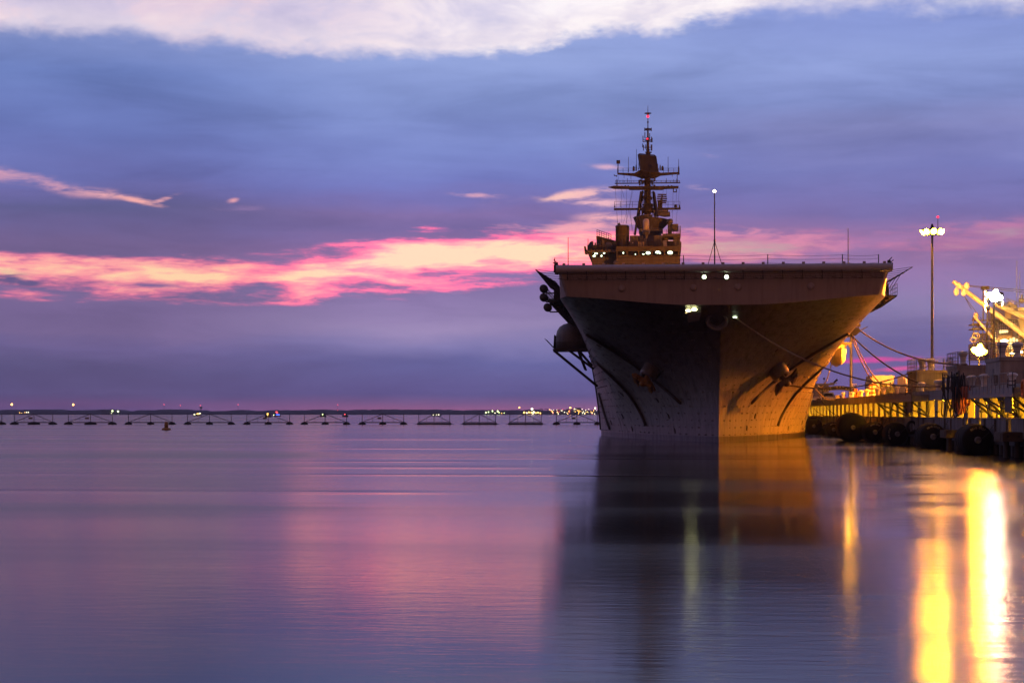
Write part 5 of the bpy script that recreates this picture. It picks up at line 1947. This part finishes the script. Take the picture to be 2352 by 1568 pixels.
# white step ladder
c = WX(*s4(525, 735), 29.0)
e = empty('step_ladder', (c.x, c.y, ZP), 'white step ladder standing above the orange crates', 'ladder')
zt3 = WX(*s4(525, 684), 29.0).z
b = MB()
for x_ in (-.32, .32):
    b.cyl((c.x + x_, c.y, ZP), (c.x + x_ * .85, c.y + .3, zt3), .06, .05, 6)
    b.cyl((c.x + x_, c.y + 1.2, ZP), (c.x + x_ * .85, c.y + .4, zt3), .05, .05, 6)
b.build('rail', M['white'], e)
b = MB()
for k in range(1, 10):
    f = k / 9.5
    b.box((c.x - .32, c.y + .3 * f - .1, ZP + (zt3 - ZP) * f - .05), (c.x + .32, c.y + .3 * f + .1, ZP + (zt3 - ZP) * f + .05))
b.build('step', M['white'], e)
# green capstan engine
c = WX(*s4(838, 752), 28.0)
e = empty('winch_engine', (c.x, c.y, ZP), 'dark green winch engine in front of the box truck', 'machine')
b = MB().box((c.x - 1.0, c.y, ZP + .25), (c.x + 1.0, c.y + 1.4, ZP + 1.0)).box((c.x - .7, c.y + .2, ZP + 1.0), (c.x + .1, c.y + 1.2, ZP + 1.6)).cyl((c.x + .5, c.y + .6, ZP + 1.0), (c.x + .5, c.y + .6, ZP + 1.8), .1, .08, 8)
b.cyl((c.x + .55, c.y - .05, ZP + .75), (c.x + .55, c.y + 1.4, ZP + .75), .5, .5, 14)
b.build('engine_body', M['green'], e)
for x_ in (-.6, .6):
    w_ = MB()
    tire(w_, Vector((c.x + x_, c.y, ZP + .3)), .3, .2)
    w_.build('wheel', M['black'], e)

# coils and boxes lying along the edge
rgj = random.Random(8)
labs = ['small grey junction box on the pier edge by the pickup', 'pale meter cabinet between the bollards and the arch sign', 'steel tool chest on the deck before the lorry', 'grey cabinet right of the railed vault', 'low cabinet beside the floodlit vault']
for lab, sx, w_, h_ in zip(labs, (345, 472, 1060, 1500, 1870), (.8, .8, 1.1, .9, 1.2), (.7, 1.0, .8, 1.3, 1.0)):
    c = WX(*s4(sx, 800), 26.9)
    b = MB().box((c.x, c.y, ZP), (c.x + w_, c.y + .7, ZP + h_)).box((c.x - .04, c.y - .04, ZP + h_), (c.x + w_ + .04, c.y + .74, ZP + h_ + .06)).box((c.x + .08, c.y - .03, ZP + .1), (c.x + w_ - .08, c.y - .004, ZP + h_ - .08))
    tag(b.build('cabinet', M['steel']), lab, 'cabinet', 'steel cabinets along the pier')


# ---- access platforms bracketed out from the pier face
def platform(xa, xb, lab, big):
    ca, cb = WX(*s4(xa, 770), PX - 1.6), WX(*s4(xb, 770), PX - .2)
    ya_, yb_ = min(ca.y, cb.y), max(ca.y, cb.y)
    if big:
        ya_, yb_ = yb_ - 16, yb_
    x0, x1 = PX - 1.75, PX - .16
    e = empty('access_platform', (PX, ya_, 4.3), lab, 'platform', 'steel access platforms on the pier face')
    b = MB().box((x0, ya_, 4.15), (x1, yb_, 4.4)).box((x0, ya_, 4.4), (x0 + .08, yb_, 4.75)).box((x0, ya_ , 4.4), (x1, ya_ + .08, 4.75))
    b.build('platform_deck', M['steel'], e)
    r_ = MB().rail([(x0, yb_, 4.4), (x0, ya_, 4.4), (x1, ya_, 4.4)], 1.35, .025, 2, 1.5 if big else .8)
    r_.build('picket_railing', M['steel'], e)
    s_ = MB()
    n = 3 if not big else 4
    for i in range(n):
        y = ya_ + .3 + (yb_ - ya_ - .6) * i / (n - 1)
        s_.cyl((x0 + .1, y, 4.15), (PX - .05, y, 2.75), .10, .10, 6)
        s_.cyl((x1 - .1, y, 4.15), (x1 - .1, y, 2.75), .09, .09, 6)
        if i < n - 1:
            y2 = ya_ + .3 + (yb_ - ya_ - .6) * (i + 1) / (n - 1)
            s_.cyl((x0 + .1, y, 4.15), (x1 - .1, y2, 2.8), .07, .07, 6)
            s_.cyl((x1 - .1, y, 2.8), (x0 + .1, y2, 4.15), .07, .07, 6)
    s_.build('bracket', M['steeld'], e)
    l_ = MB()
    yl = ya_ + (yb_ - ya_) * .35
    for dx in (-.95, -.45):
        l_.cyl((PX + dx, yl, 2.7), (PX + dx, yl, 5.4), .05, .05, 6)
    for k in range(10):
        l_.cyl((PX - .95, yl, 2.75 + k * .28), (PX - .45, yl, 2.75 + k * .28), .035, .035, 5)
    for k in range(4):
        l_.path([(PX - .7 + .45 * math.cos(t), yl - .35 + .4 * math.sin(t), 2.9 + k * .45) for t in [math.pi + i * math.pi / 8 for i in range(9)]], .03, 4)
    l_.build('cage_ladder', M['steeld'], e)
    d_ = MB().box((x0 + .1, ya_ + 1.0, 3.1), (x0 + .18, ya_ + 3.2, 4.14))
    d_.build('hanging_panel', M['steeld'], e)


platform(1090, 872, 'far steel access platform with a caged ladder, below the railed vault', False)
platform(2200, 1832, 'near steel access platform with diagonal braces at the right edge', True)

# ---- cables slung over the edge
cb_ = WX(*s4(1470, 700), PX - .4)
e = empty('cable_bundle', (cb_.x, cb_.y, 5.1), 'thick bundle of black cables slung over the pier edge on a rack', 'cables', 'cable bundles over the pier edge')
b = MB()
rc = random.Random(4)
for k in range(16):
    y = cb_.y - 6 + rc.uniform(0, 9)
    dp = rc.uniform(1.4, 2.5)
    x0 = PX - .35 - rc.uniform(0, .5)
    hgt = rc.uniform(.3, 1.25)
    wd_ = rc.uniform(.5, 1.4)
    pts = []
    for i in range(15):
        f = i / 14
        pts.append((x0 + .18 * math.sin(f * 6 + k), y + wd_ * (f - .5), 5.1 + hgt - (hgt + dp) * math.sin(f * math.pi) ** 0.7))
    b.path(pts, .055, 6)
    b.cyl((x0, y, 5.0), (x0 + .1, y, 5.3 + hgt), .05, .05, 5)
b.build('black_cable', M['black'], e)
b = MB()
for y in (cb_.y - 5.5, cb_.y - 2, cb_.y + 2.5):
    b.box((PX - .9, y, 5.12), (PX + .5, y + .15, 5.3)).cyl((PX - .8, y, 5.2), (PX - .8, y, 6.5), .06, .06, 6)
    b.cyl((PX - .85, y, 5.15), (PX - .1, y, 3.0), .07, .07, 6)
b.cyl((PX - .8, cb_.y - 5.5, 6.1), (PX - .8, cb_.y + 2.5, 6.1), .06, .06, 6)
b.build('cable_rack', M['steeld'], e)
cb2 = WX(*s4(1560, 760), PX - .4)
e = empty('hose_bundle', (cb2.x, cb2.y, 5.1), 'orange red hoses hanging in loops beside the black cables', 'hoses', 'cable bundles over the pier edge')
b = MB()
for k in range(9):
    y = cb2.y - 2.6 + k * .55
    x0 = PX - .35 - (k % 3) * .16
    dp = 1.5 + rc.uniform(0, .8)
    wd_ = 1.3
    pts = [(x0 + .05 * math.sin(k + 5 * i / 14), y + wd_ * (i / 14 - .5), 5.2 - dp * math.sin(i / 14 * math.pi) ** .6) for i in range(15)]
    b.path(pts, .07, 6)
b.build('orange_hose', M['hose'], e)
# life ring at the very edge
c = WX(*s4(2152, 735), PX - 1.8)
b = MB()
b.path([(c.x + .02, c.y + .42 * math.cos(t), c.z + .55 * math.sin(t)) for t in [i * math.pi / 10 for i in range(21)]], .1, 6)
tag(b.build('life_ring', M['orange']), 'orange life ring on the near access platform', 'life ring')
c = WX(*s4(1078, 1105), PX - .5)
b = MB()
b.path([(c.x + .42 * math.cos(t), c.y, c.z + .55 * math.sin(t)) for t in [i * math.pi / 10 for i in range(21)]], .13, 8)
tag(b.build('hanging_tire', M['black']), 'small tyre hung on the fender wall between two black fenders', 'tyre')


# ---- mooring lines
def line(p0, p1, sag, r, lab, m='rope', n=22):
    p0, p1 = Vector(p0), Vector(p1)
    pts = [p0.lerp(p1, i / n) - Vector((0, 0, sag * 4 * (i / n) * (1 - i / n))) for i in range(n + 1)]
    o = MB().path(pts, r, 6).build('mooring_line', M[m])
    return tag(o, lab, 'mooring line', 'mooring lines between ship and pier')


def hp(sx, sy):
    l_, n_ = hullray(*s3(sx, sy))
    return l_ + n_ * .05


def px4(sx, sy, X_): return WX(*s4(sx, sy), X_)


line(loc2, px4(1355, 712, 26.3), 2.0, .075, 'upper rope from the small lit chock across the bow to the pier')
line(loc + d * .5 + Vector((.5, 0, -.6)), px4(1330, 470, 29.0), 1.5, .065, 'rope from the bow fairlead passing the boat to the vault top')
line(W(*s3(1260, 635), 202.5), px4(1610, 500, 28.0), 1.0, .09, 'thickest pale rope from the mooring sponson to the floodlit vault')
line(W(*s3(1180, 660), 202.5), px4(1172, 690, 26.2), 0.6, .085, 'dark rope from the sponson to the rope-wrapped bollard', 'roped')
line(W(*s3(1185, 670), 203.0), px4(805, 745, 26.3), 1.2, .07, 'left one of two steep ropes from the sponson to the deck')
line(W(*s3(1195, 670), 203.2), px4(880, 750, 26.3), 1.2, .07, 'right one of two steep ropes from the sponson to the deck')
line(hp(1045, 552), W(*s3(1180, 655), 202.2), .1, .07, 'short dark rope from the hull eye to the sponson', 'roped')
line(hp(1085, 560), W(*s3(1200, 612), 202.2), .05, .05, 'short thin rope along the flare above the sponson')
line(BQ(1050, 800), W(*s3(925, 1062), 232), 1.6, .07, 'white slack rope hanging from the boat to the ship side', 'white')
line(W(*s4(140, 715), 246), px4(352, 838, 26.2), .8, .07, 'upper pale rope from the ship side to the far pier edge')
line(W(*s4(148, 730), 246), px4(420, 815, 26.2), .9, .07, 'lower pale rope from the ship side to the first bollard')
line(W(*s4(175, 790), 246), px4(445, 998, 25.2), 1.0, .05, 'dark thin rope dropping from the ship to the fender wall', 'roped')
line(W(*s4(100, 890), 250), px4(300, 1000, 25.2), .5, .045, 'lowest dark rope near the waterline beside the hull', 'roped')

# ------------------------------------------------------------------ supply ship beyond the pier
XV, YV = 46.0, 236.0
sup = empty('supply_ship', (XV, YV, 0), 'lamplit grey supply ship with crane booms behind the pier at right', 'supply ship')


def V5(x, y, Y=YV): return W(*s5(x, y), Y)


def vbox(mb, x0, y0, x1, y1, Y, dep):
    a, b = V5(x0, y1, Y), V5(x1, y0, Y)
    mb.box((a.x, Y, a.z), (b.x, Y + dep, b.z))


b = MB()
a_ = V5(690, 1330)
b.box((a_.x, YV + 1, -1), (a_.x + 22, YV + 120, 6.8))
b.box((a_.x - .1, YV + .9, 6.8), (a_.x + 22, YV + 120, 7.1))
b.build('hull', M['buff'], sup)
b = MB()
vbox(b, 850, 1240, 1260, 1400, YV + 6, 20)
vbox(b, 1062, 960, 1280, 1240, YV + 4, 20)
vbox(b, 880, 1160, 1062, 1242, YV + 8, 14)
b.prism([V5(940, 965, YV + 9), V5(985, 905, YV + 9), V5(1062, 965, YV + 9), V5(1062, 1165, YV + 9), V5(1056, 1165, YV + 9), V5(1050, 1090, YV + 9), V5(1030, 1062, YV + 9), V5(940, 1060, YV + 9)], (0, 12, 0))
suo = b.build('superstructure', M['buff'], sup)
b = MB()
for (x0, y0, x1, y1) in ((895, 1165, 908, 1195), (915, 1160, 930, 1190), (936, 1158, 950, 1188), (955, 1158, 968, 1186), (835, 1190, 865, 1208), (842, 1228, 860, 1252), (985, 1238, 1000, 1330), (1012, 1230, 1030, 1330), (1042, 1235, 1056, 1330)):
    w_ = MB()
    vbox(w_, x0, y0, x1, y1, YV + 5.6, .2)
    w_.build('lit_window', M['lit'], suo)
# dark lattice cargo gear
b = MB()
for (x_, y0, y1, wv) in ((658, 1075, 1330, 4), (700, 1075, 1330, 4), (742, 1075, 1330, 4), (745, 790, 1075, 6), (782, 985, 1330, 7), (822, 1015, 1330, 6), (836, 1075, 1330, 4), (865, 1075, 1260, 4), (1050, 1070, 1240, 5)):
    b.cyl(V5(x_, y1), V5(x_, y0), wv / 68., wv / 68., 8)
for y_ in (1078, 1110, 1150, 1200, 1260, 1300):
    b.cyl(V5(645, y_), V5(865, y_), .09, .09, 6)
for y_ in (1075, 1095, 1130, 1160):
    b.cyl(V5(835, y_, YV + 1), V5(1055, y_, YV + 1), .07, .07, 6)
for k in range(12):
    b.cyl(V5(840 + k * 18, 1165, YV + 1), V5(840 + k * 18, 1072, YV + 1), .05, .05, 5)
for (x0, y0, x1, y1) in ((658, 1110, 742, 1150), (742, 1110, 658, 1150), (658, 1200, 742, 1300), (742, 1200, 658, 1300), (782, 1100, 836, 1200), (836, 1200, 782, 1300)):
    b.cyl(V5(x0, y0), V5(x1, y1), .06, .06, 5)
vbox(b, 645, 1108, 745, 1120, YV - .3, 2.5)
vbox(b, 645, 1150, 830, 1160, YV - .3, 2.5)
vbox(b, 735, 770, 800, 800, YV + .5, 1)
b.build('cargo_gear', M['steeld'], sup)
b = MB()
for (x_, y_) in ((672, 1214), (690, 1214), (655, 1250)):
    b.path([V5(x_, y_) + Vector((.35 * math.cos(t), 0, .35 * math.sin(t))) for t in [i * math.pi / 6 for i in range(13)]], .07, 5)
vbox(b, 660, 1050, 700, 1072, YV, 1.2)
b.cyl(V5(680, 1050), V5(680, 1012), .3, .3, 10)
b.build('cargo_reel', M['buff'], sup)


def boom(x0, y0, x1, y1, r0, r1, nm='crane_boom', m='buff', Y=None):
    Y = YV - 3 if Y is None else Y
    b = MB().cyl(V5(x0, y0, Y), V5(x1, y1, Y), r0, r1, 12)
    return b.build(nm, M[m], sup)


bo1 = boom(474, 728, 1180, 1258, .26, .40)
b = MB()
for (x_, y_, rr) in ((505, 822, .5), (570, 828, .5), (598, 768, .5), (527, 765, .42), (500, 745, .3)):
    b.ball(V5(x_, y_, YV - 3.2), rr, 10, 0, (.75, .5, 1.0))
for (x0, y0, x1, y1) in ((505, 775, 505, 800), (505, 845, 505, 857), (550, 800, 565, 815), (535, 765, 590, 768)):
    b.cyl(V5(x0, y0, YV - 3.2), V5(x1, y1, YV - 3.2), .07, .07, 5)
b.build('pulley_block', M['dome'], bo1)
b = MB()
for (x0, y0, x1, y1) in ((615, 765, 1200, 815), (615, 772, 1200, 838), (545, 800, 640, 980), (560, 840, 740, 1080), (900, 985, 1200, 1000)):
    b.cyl(V5(x0, y0, YV - 3.2), V5(x1, y1, YV - 3.2), .05, .05, 4)
b.build('boom_wire', M['steeld'], bo1)
boom(850, 930, 1200, 1085, .3, .42, Y=YV - 1)
boom(662, 1040, 930, 1345, .16, .2, Y=YV - 2)
b = MB()
vbox(b, 985, 935, 1045, 955, YV + 8, 2)
b.cyl(V5(1047, 960, YV + 6), V5(1047, 540, YV + 6), .05, .03, 5)
b.cyl(V5(1072, 960, YV + 6), V5(1074, 640, YV + 6), .05, .03, 5)
b.cyl(V5(1093, 930, YV + 4), V5(1093, 845, YV + 4), .12, .12, 6)
b.cyl(V5(1065, 898, YV + 4), V5(1111, 898, YV + 4), .3, .3, 8)
for k in range(8):
    b.cyl(V5(955 + k * 16, 905 + k * 6, YV + 6), V5(955 + k * 16, 880 + k * 6, YV + 6), .05, .05, 4)
b.cyl(V5(955, 880, YV + 6), V5(1067, 922, YV + 6), .05, .05, 4)
b.build('ship_aerial', M['steel'], sup)
# lamps of the supply ship
for (x_, y_, r_, mm) in ((935, 1261, .32, 'metalhal'), (1040, 1375, .2, 'sodium'), (1000, 1372, .15, 'sodium'), (1085, 1360, .2, 'sodium')):
    MB().ball(V5(x_, y_, YV - 1), r_, 10, 0, (1.6, .5, .6)).build('deck_lamp', M['alcove'] if mm == 'metalhal' else M['alcove'], sup)

# ------------------------------------------------------------------ floating security barrier
VB = 974.5
secs = [(-30, -14, 4, 0, 0), (33, 78, 121, 0, 1), (157, 208, 258, 0, 1), (295, 346, 395, 0, 0), (431, 481, 531, 0, 0), (567, 616, 665, 0, 1), (699, 747, 796, 0, 0), (832, 879, 927, 0, 1), (962, 997, 1033, 1, 0), (1066, 1101, 1138, 1, 0), (1171, 1207, 1243, 1, 0), (1278, 1325, 1373, 0, 1)]
blabs = ['floating barrier section cut off by the left frame edge', 'floating barrier section beneath the leftmost shore lamp, longest floats', 'floating barrier section with a signboard, left of the second shore lamp',
         'floating barrier section left behind the yellow buoy', 'floating barrier section directly right of the yellow buoy', 'floating barrier section below the small boat lights at left centre', 'floating barrier section with three round floats at left of centre',
         'floating barrier section nearest left of the flat-pontoon sections', 'first of three flat-pontoon barrier sections from the left', 'middle one of three flat-pontoon barrier sections', 'last of three flat-pontoon barrier sections below the bright port', 'floating barrier section ending at the warship bow']
prev = None
for si, (ua, um, ub, flat, sign) in enumerate(secs):
    A, C, B = WZ(ua, VB), WZ(um, VB), WZ(ub, VB)
    bs = empty('barrier_section', C, blabs[si], 'barrier', 'floating barrier sections across the harbour')
    H = 2.95
    zb = .55
    f = MB()
    ax = (B - A).normalized()
    for P in (A, C, B):
        f.cyl(P + Vector((0, 0, .2)), P + Vector((0, 0, H)), .10, .09, 6)
    f.cyl(A + Vector((0, 0, zb)), B + Vector((0, 0, zb)), .12, .12, 6)
    f.cyl(C + Vector((0, 0, H)), A + Vector((0, 0, zb + .1)), .085, .085, 6)
    f.cyl(C + Vector((0, 0, H)), B + Vector((0, 0, zb + .1)), .085, .085, 6)
    for t in (.25, .75):
        P = A.lerp(B, t)
        f.cyl(P + Vector((0, 0, zb)), P + Vector((0, 0, 1.6)), .05, .05, 5)
    f.build('frame', M['steeld'], bs)
    n_ = MB()
    for k in range(6):
        z = zb + .25 + k * .43
        pts = []
        for i in range(25):
            t = i / 24
            sg = .10 * abs(math.sin(t * math.pi * 2)) * (1 + .3 * math.sin(si + k))
            pts.append(A.lerp(B, t) + Vector((0, -.08, z - sg)))
        n_.path(pts, .034, 4)
    L_ = (B - A).length
    m_ = int(L_ / .5)
    for i in range(m_ + 1):
        P = A.lerp(B, i / m_) + Vector((0, -.08, 0))
        n_.cyl(P + Vector((0, 0, zb)), P + Vector((0, 0, H - .25)), .014, .014, 3)
    n_.build('net', M['net'], bs)
    if flat:
        MB().obox((A + B) / 2 + Vector((0, 0, .12)), ax * (L_ / 2 + .5), Vector((-ax.y, ax.x, 0)) * .9, Vector((0, 0, .26))).build('pontoon', M['black'], bs)
    else:
        for i, P in enumerate((A, C, B)):
            rr = 1.05 if si > 2 else (1.3 if i != 1 else 1.9)
            rr = rr if si != 2 or i == 1 else 1.3
            MB().ball(P + Vector((0, 0, .05)), 1.0, 14, 0, (rr, 1.0, .72)).build('float', M['black'], bs)
    if sign:
        P = C + ax * -.9
        MB().obox(P + Vector((0, -.2, 1.75)), ax * .55, Vector((0, .03, 0)), Vector((0, 0, .26))).build('sign_plate', M['steel'], bs)
    if prev is not None:
        pB, gap_ = prev, (A - prev).length
        g = MB()
        for k in range(6):
            z = zb + .25 + k * .43
            g.path([pB.lerp(A, i / 12) + Vector((0, -.05, z - (.55 - .05 * k) * 4 * (i / 12) * (1 - i / 12) * .8)) for i in range(13)], .024, 4)
        for k in range(9):
            P = pB.lerp(A, (k + .5) / 9)
            s_ = .55 * 4 * ((k + .5) / 9) * (1 - (k + .5) / 9)
            g.cyl(P + Vector((0, -.05, zb + .2 - s_ * .7)), P + Vector((0, -.05, H - .4 - s_ * .6)), .014, .014, 3)
        g.path([pB.lerp(A, i / 12) + Vector((0, 0, .62 - 1.0 * 4 * (i / 12) * (1 - i / 12) * .75)) for i in range(13)], .06, 5)
        g.build('linking_net', M['net'], bs)
    prev = B
# buoy
c = WZ(382, 987)
e = empty('mooring_buoy', c, 'ochre mooring buoy alone in front of the barrier at left', 'buoy')
MB().lathe([(.7, -.4), (.84, .03), (.86, .22), (.72, .34), (.4, .42)], c, (0, 0, 1), 20).build('buoy_float', M['buoy'], e)
MB().lathe([(.36, .38), (.35, 1.5), (.3, 1.53), (.0, 1.55)], c, (0, 0, 1), 16).cyl(c + Vector((-.06, 0, 1.55)), c + Vector((-.06, 0, 1.7)), .05, .07, 6).build('buoy_tower', M['buoy'], e)

# ------------------------------------------------------------------ far shore: lamps, masts, port
YF = 5200.0


def F(u, v, Y=YF): return W(u, v, Y)


def far_lamp(u, v, m, r, lab, vb=952):
    a = F(u, v)
    e = empty('shore_lamp', (a.x, a.y, 0), lab, 'shore lamp', 'lamps on poles along the far shore')
    MB().cyl((a.x, a.y, 0), (a.x, a.y, a.z), .45, .35, 5).build('pole', M['steeld'], e)
    MB().ball(a, r, 8).build('lamp', M[m], e)


far_lamp(27, 928.5, 'faro', 3.4, 'leftmost orange lamp on a tall pole on the far shore')
far_lamp(168, 929, 'faro', 3.2, 'second orange lamp from the left on the far shore')
far_lamp(1193, 935.5, 'faro', 2.2, 'orange lamp just left of the bright port')
far_lamp(1222, 939, 'farw', 3.6, 'big white lamp above the bright port quay')
far_lamp(1310, 936, 'faro', 2.4, 'orange lamp among the port cranes')
far_lamp(1367, 937, 'farw', 2.6, 'white lamp beside the warship at the port end')


def far_mast(u, v, lab, two=False):
    a = F(u, v)
    e = empty('radio_mast', (a.x, a.y, 0), lab, 'radio mast', 'red-lit masts on the far shore')
    b = MB()
    for dx, dy in ((-1.1, -1), (1.1, -1), (0, 1)):
        b.cyl((a.x + dx, a.y + dy, 0), (a.x, a.y, a.z), .22, .15, 4)
    b.build('mast_pole', M['farwall'], e)
    MB().ball(a, 1.05, 6).build('red_beacon', M['farr'], e)
    if two:
        MB().ball((a.x, a.y, a.z * .45), .9, 6).build('red_beacon', M['farr'], e)


far_mast(377, 928.5, 'radio mast with a red light, above the yellow buoy')
far_mast(414, 931, 'short radio mast right of the one above the buoy')
far_mast(460, 931, 'radio mast over the flat water-tower roof')
far_mast(547, 929, 'tallest-looking thin red-lit mast at left centre')
far_mast(776, 929, 'mast with two red lights left of the picture centre', True)


def far_block(parts, lights, lab, name='port_building', cat='port building', group='lit buildings of the far port'):
    us = [p[0] for p in parts]
    c = F(sum(us) / len(us), 951)
    e = empty(name, (c.x, c.y, 0), lab, cat, group)
    b = MB()
    for (u0, u1, vt) in parts:
        a0, a1 = F(u0, vt), F(u1, vt)
        b.box((a0.x, YF, -1), (a1.x, YF + 25, a0.z))
    b.build('block', M['farwall'], e)
    for i, (u, v, r, m) in enumerate(lights):
        MB().ball(F(u, v, YF - 3), r, 6).build('lamp', M[m], e)


far_block([(233, 243, 941), (242, 246, 943), (247, 256, 941), (255, 268, 944), (266, 272, 943)], [(258, 943.5, 2.4, 'farg'), (271, 944.5, 2.6, 'farg'), (256, 948.5, .9, 'farw')], 'dark flat-topped shore building with two green-white lamps')
far_block([(42, 70, 948)], [(45, 947.5, 1.0, 'faro'), (57, 947, .9, 'faro'), (61, 946.5, 1.5, 'farw'), (65.5, 946.5, 1.5, 'farw'), (50, 948, .7, 'faro')], 'low shore building with small warm lights at left')
rf_ = random.Random(21)
far_block([(1112, 1120, 946), (1120, 1130, 943), (1130, 1142, 945), (1142, 1162, 946)], [(1116, 947, 1.9, 'farg'), (1122, 946, 1.7, 'farg'), (1131, 943.8, 1.9, 'farg'), (1137, 948, 1.3, 'farw'), (1143, 944, 2.2, 'farg'), (1146, 947, 1.4, 'farg'), (1152, 948.5, 1.0, 'faro'), (1158, 948, .9, 'farg')], 'green-lit waterside building left of the bright port')
far_block([(1200, 1218, 946.5), (1218, 1228, 943), (1228, 1246, 946)], [(1204, 947, 2.6, 'faro'), (1210, 948, 2.0, 'farw'), (1215, 946.5, 2.0, 'faro'), (1221, 947, 2.4, 'faro'), (1226, 946, 2.8, 'farw'), (1231, 948, 2.0, 'faro'), (1236, 947, 2.2, 'faro'), (1241, 948.5, 1.6, 'faro'), (1224, 950, 1.5, 'farw')], 'brightest yellow quay building of the far port')
far_block([(1262, 1275, 944), (1275, 1288, 940), (1288, 1300, 942), (1300, 1312, 939)], [(1262 + rf_.uniform(0, 50), rf_.uniform(939.5, 950), rf_.uniform(.6, 1.4), rf_.choice(('farw', 'faro', 'farw', 'farr'))) for _ in range(26)], 'stepped industrial block with scattered lights in the port middle')
far_block([(1314, 1326, 938.5), (1320, 1334, 936), (1334, 1350, 941), (1350, 1366, 944), (1366, 1384, 947)], [(1316 + rf_.uniform(0, 55), rf_.uniform(938, 950), rf_.uniform(.6, 1.3), rf_.choice(('farw', 'farw', 'faro'))) for _ in range(30)] + [(1378, 947.5, 1.8, 'faro'), (1360, 950, .9, 'farr')], 'tallest block of the port with rows of white lights, beside the warship')
for i, (u, lab) in enumerate(((1244, 'left one of two dark hooked cranes in the port'), (1256, 'right one of two dark hooked cranes in the port'))):
    e = empty('dock_crane', (F(u, 950).x, YF + 30, 0), lab, 'crane', 'dark cranes of the far port')
    b = MB()
    Yc = YF + 30
    b.cyl(F(u + 2, 951, Yc), F(u + 2, 940, Yc), 1.3, 1.1, 6)
    b.cyl(F(u - 1.5, 951, Yc), F(u + 2, 940, Yc), .6, .6, 5)
    b.build('crane_tower', M['farwall'], e)
    MB().cyl(F(u + 3, 939.5, Yc), F(u - 4, 938.5, Yc), 1.0, .8, 6).cyl(F(u - 4, 938.5, Yc), F(u - 5, 941.5, Yc), .7, .6, 6).build('crane_jib', M['farwall'], e)
e = empty('dock_crane', (F(1312, 950).x, YF + 30, 0), 'thin leaning crane jib above the port middle', 'crane', 'dark cranes of the far port')
MB().cyl(F(1316, 951, YF + 30), F(1315, 941, YF + 30), .8, .7, 6).build('crane_tower', M['farwall'], e)
MB().cyl(F(1316, 944, YF + 30), F(1310, 930, YF + 30), .5, .35, 5).build('crane_jib', M['farwall'], e)
e = empty('port_chimney', (F(1342, 950).x, YF + 30, 0), 'thin dark chimney rising from the tallest port block', 'chimney')
MB().cyl(F(1342, 951, YF + 30), F(1342, 929, YF + 30), .7, .5, 6).build('chimney_stack', M['farwall'], e)
e = empty('water_tower', (F(460, 950).x, YF + 10, 0), 'tiny water tower on the far shore right of the buoy', 'water tower')
MB().lathe([(1, 0), (1, F(460, 938).z), (4.5, F(460, 936.5).z), (4.5, F(460, 934.5).z), (0, F(460, 933.8).z)], (F(460, 950).x, YF + 10, 0), (0, 0, 1), 10).build('tank', M['farwall'], e)


def small_boat(u, Yd, L_, lights, lab):
    c = W(u, 950, Yd)
    c.z = 0
    e = empty('harbour_boat', c, lab, 'boat', 'small lit boats out on the harbour')
    b = MB()
    secs = []
    for f, wd_ in ((0, .1), (.2, .7), (.6, 1), (1, .9)):
        x_ = c.x + L_ * (f - .5)
        secs.append([Vector((x_, c.y - 1.6 * wd_, 1.5 + .5 * (1 - f))), Vector((x_, c.y - 1.1 * wd_, -.2)), Vector((x_, c.y + 1.1 * wd_, -.2)), Vector((x_, c.y + 1.6 * wd_, 1.5 + .5 * (1 - f)))])
    b.grid(secs, 0, False)
    b._add(secs[-1], [(0, 1, 2, 3)])
    b.grid([[s[0] for s in secs], [s[3] for s in secs]], 0, False)
    b.build('boat_hull', M['farwall'], e)
    MB().box((c.x - L_ * .15, c.y - 1, 1.5), (c.x + L_ * .25, c.y + 1, 3.6)).build('cabin', M['farwall'], e)
    for (dx, z, sx, sz, m) in lights:
        MB().ball((c.x + dx, c.y - 2.0, z), 1.0, 8, 0, (sx, .3, sz)).build('lamp', M[m], e)


small_boat(453, 2200, 11, [(-3, 2.2, 1.6, .45, 'farw'), (1.5, 2.9, 1.8, .5, 'faro'), (4, 3.6, .9, .6, 'farw')], 'small boat with a streak of yellow light beyond the barrier')
small_boat(616, 1500, 6, [(0, 2.6, .9, .9, 'faro')], 'small boat with one yellow lamp beyond the barrier')
small_boat(637, 1900, 8, [(-.5, 5.2, 1.3, .35, 'farr'), (0, 4.0, 1.2, .3, 'farr'), (1, 2.0, 2.2, .6, 'farb'), (-3.6, 1.8, .4, .4, 'farg')], 'small boat with red and blue lights beyond the barrier')
small_boat(742, 1700, 6, [(0, 2.5, .5, .5, 'farg')], 'small boat with a single green lamp beyond the barrier')
small_boat(793, 1700, 6, [(0, 2.5, .5, .5, 'farr')], 'small boat with a single red lamp beyond the barrier')
small_boat(1002, 2300, 14, [(-4, 1.6, 1.0, .4, 'farw'), (0, 1.7, 1.0, .4, 'farw'), (3.5, 1.8, 1.0, .4, 'farw')], 'low boat with a row of pale lights right of centre')

# ------------------------------------------------------------------ evening air
hz = MB().box((-7000, -300, -2.0), (7000, 6800, 75.0))
hm_ = bpy.data.materials.new("evening_haze")
hm_.use_nodes = True
ht = hm_.node_tree
ht.nodes.clear()
pv = ht.nodes.new('ShaderNodeVolumePrincipled')
pv.inputs['Color'].default_value = (0.72, 0.74, 0.95, 1)
pv.inputs['Density'].default_value = 0.00007
pv.inputs['Anisotropy'].default_value = 0.2
ho = ht.nodes.new('ShaderNodeOutputMaterial')
ht.links.new(pv.outputs[0], ho.inputs['Volume'])
tag(hz.build('haze', hm_), kind='stuff')
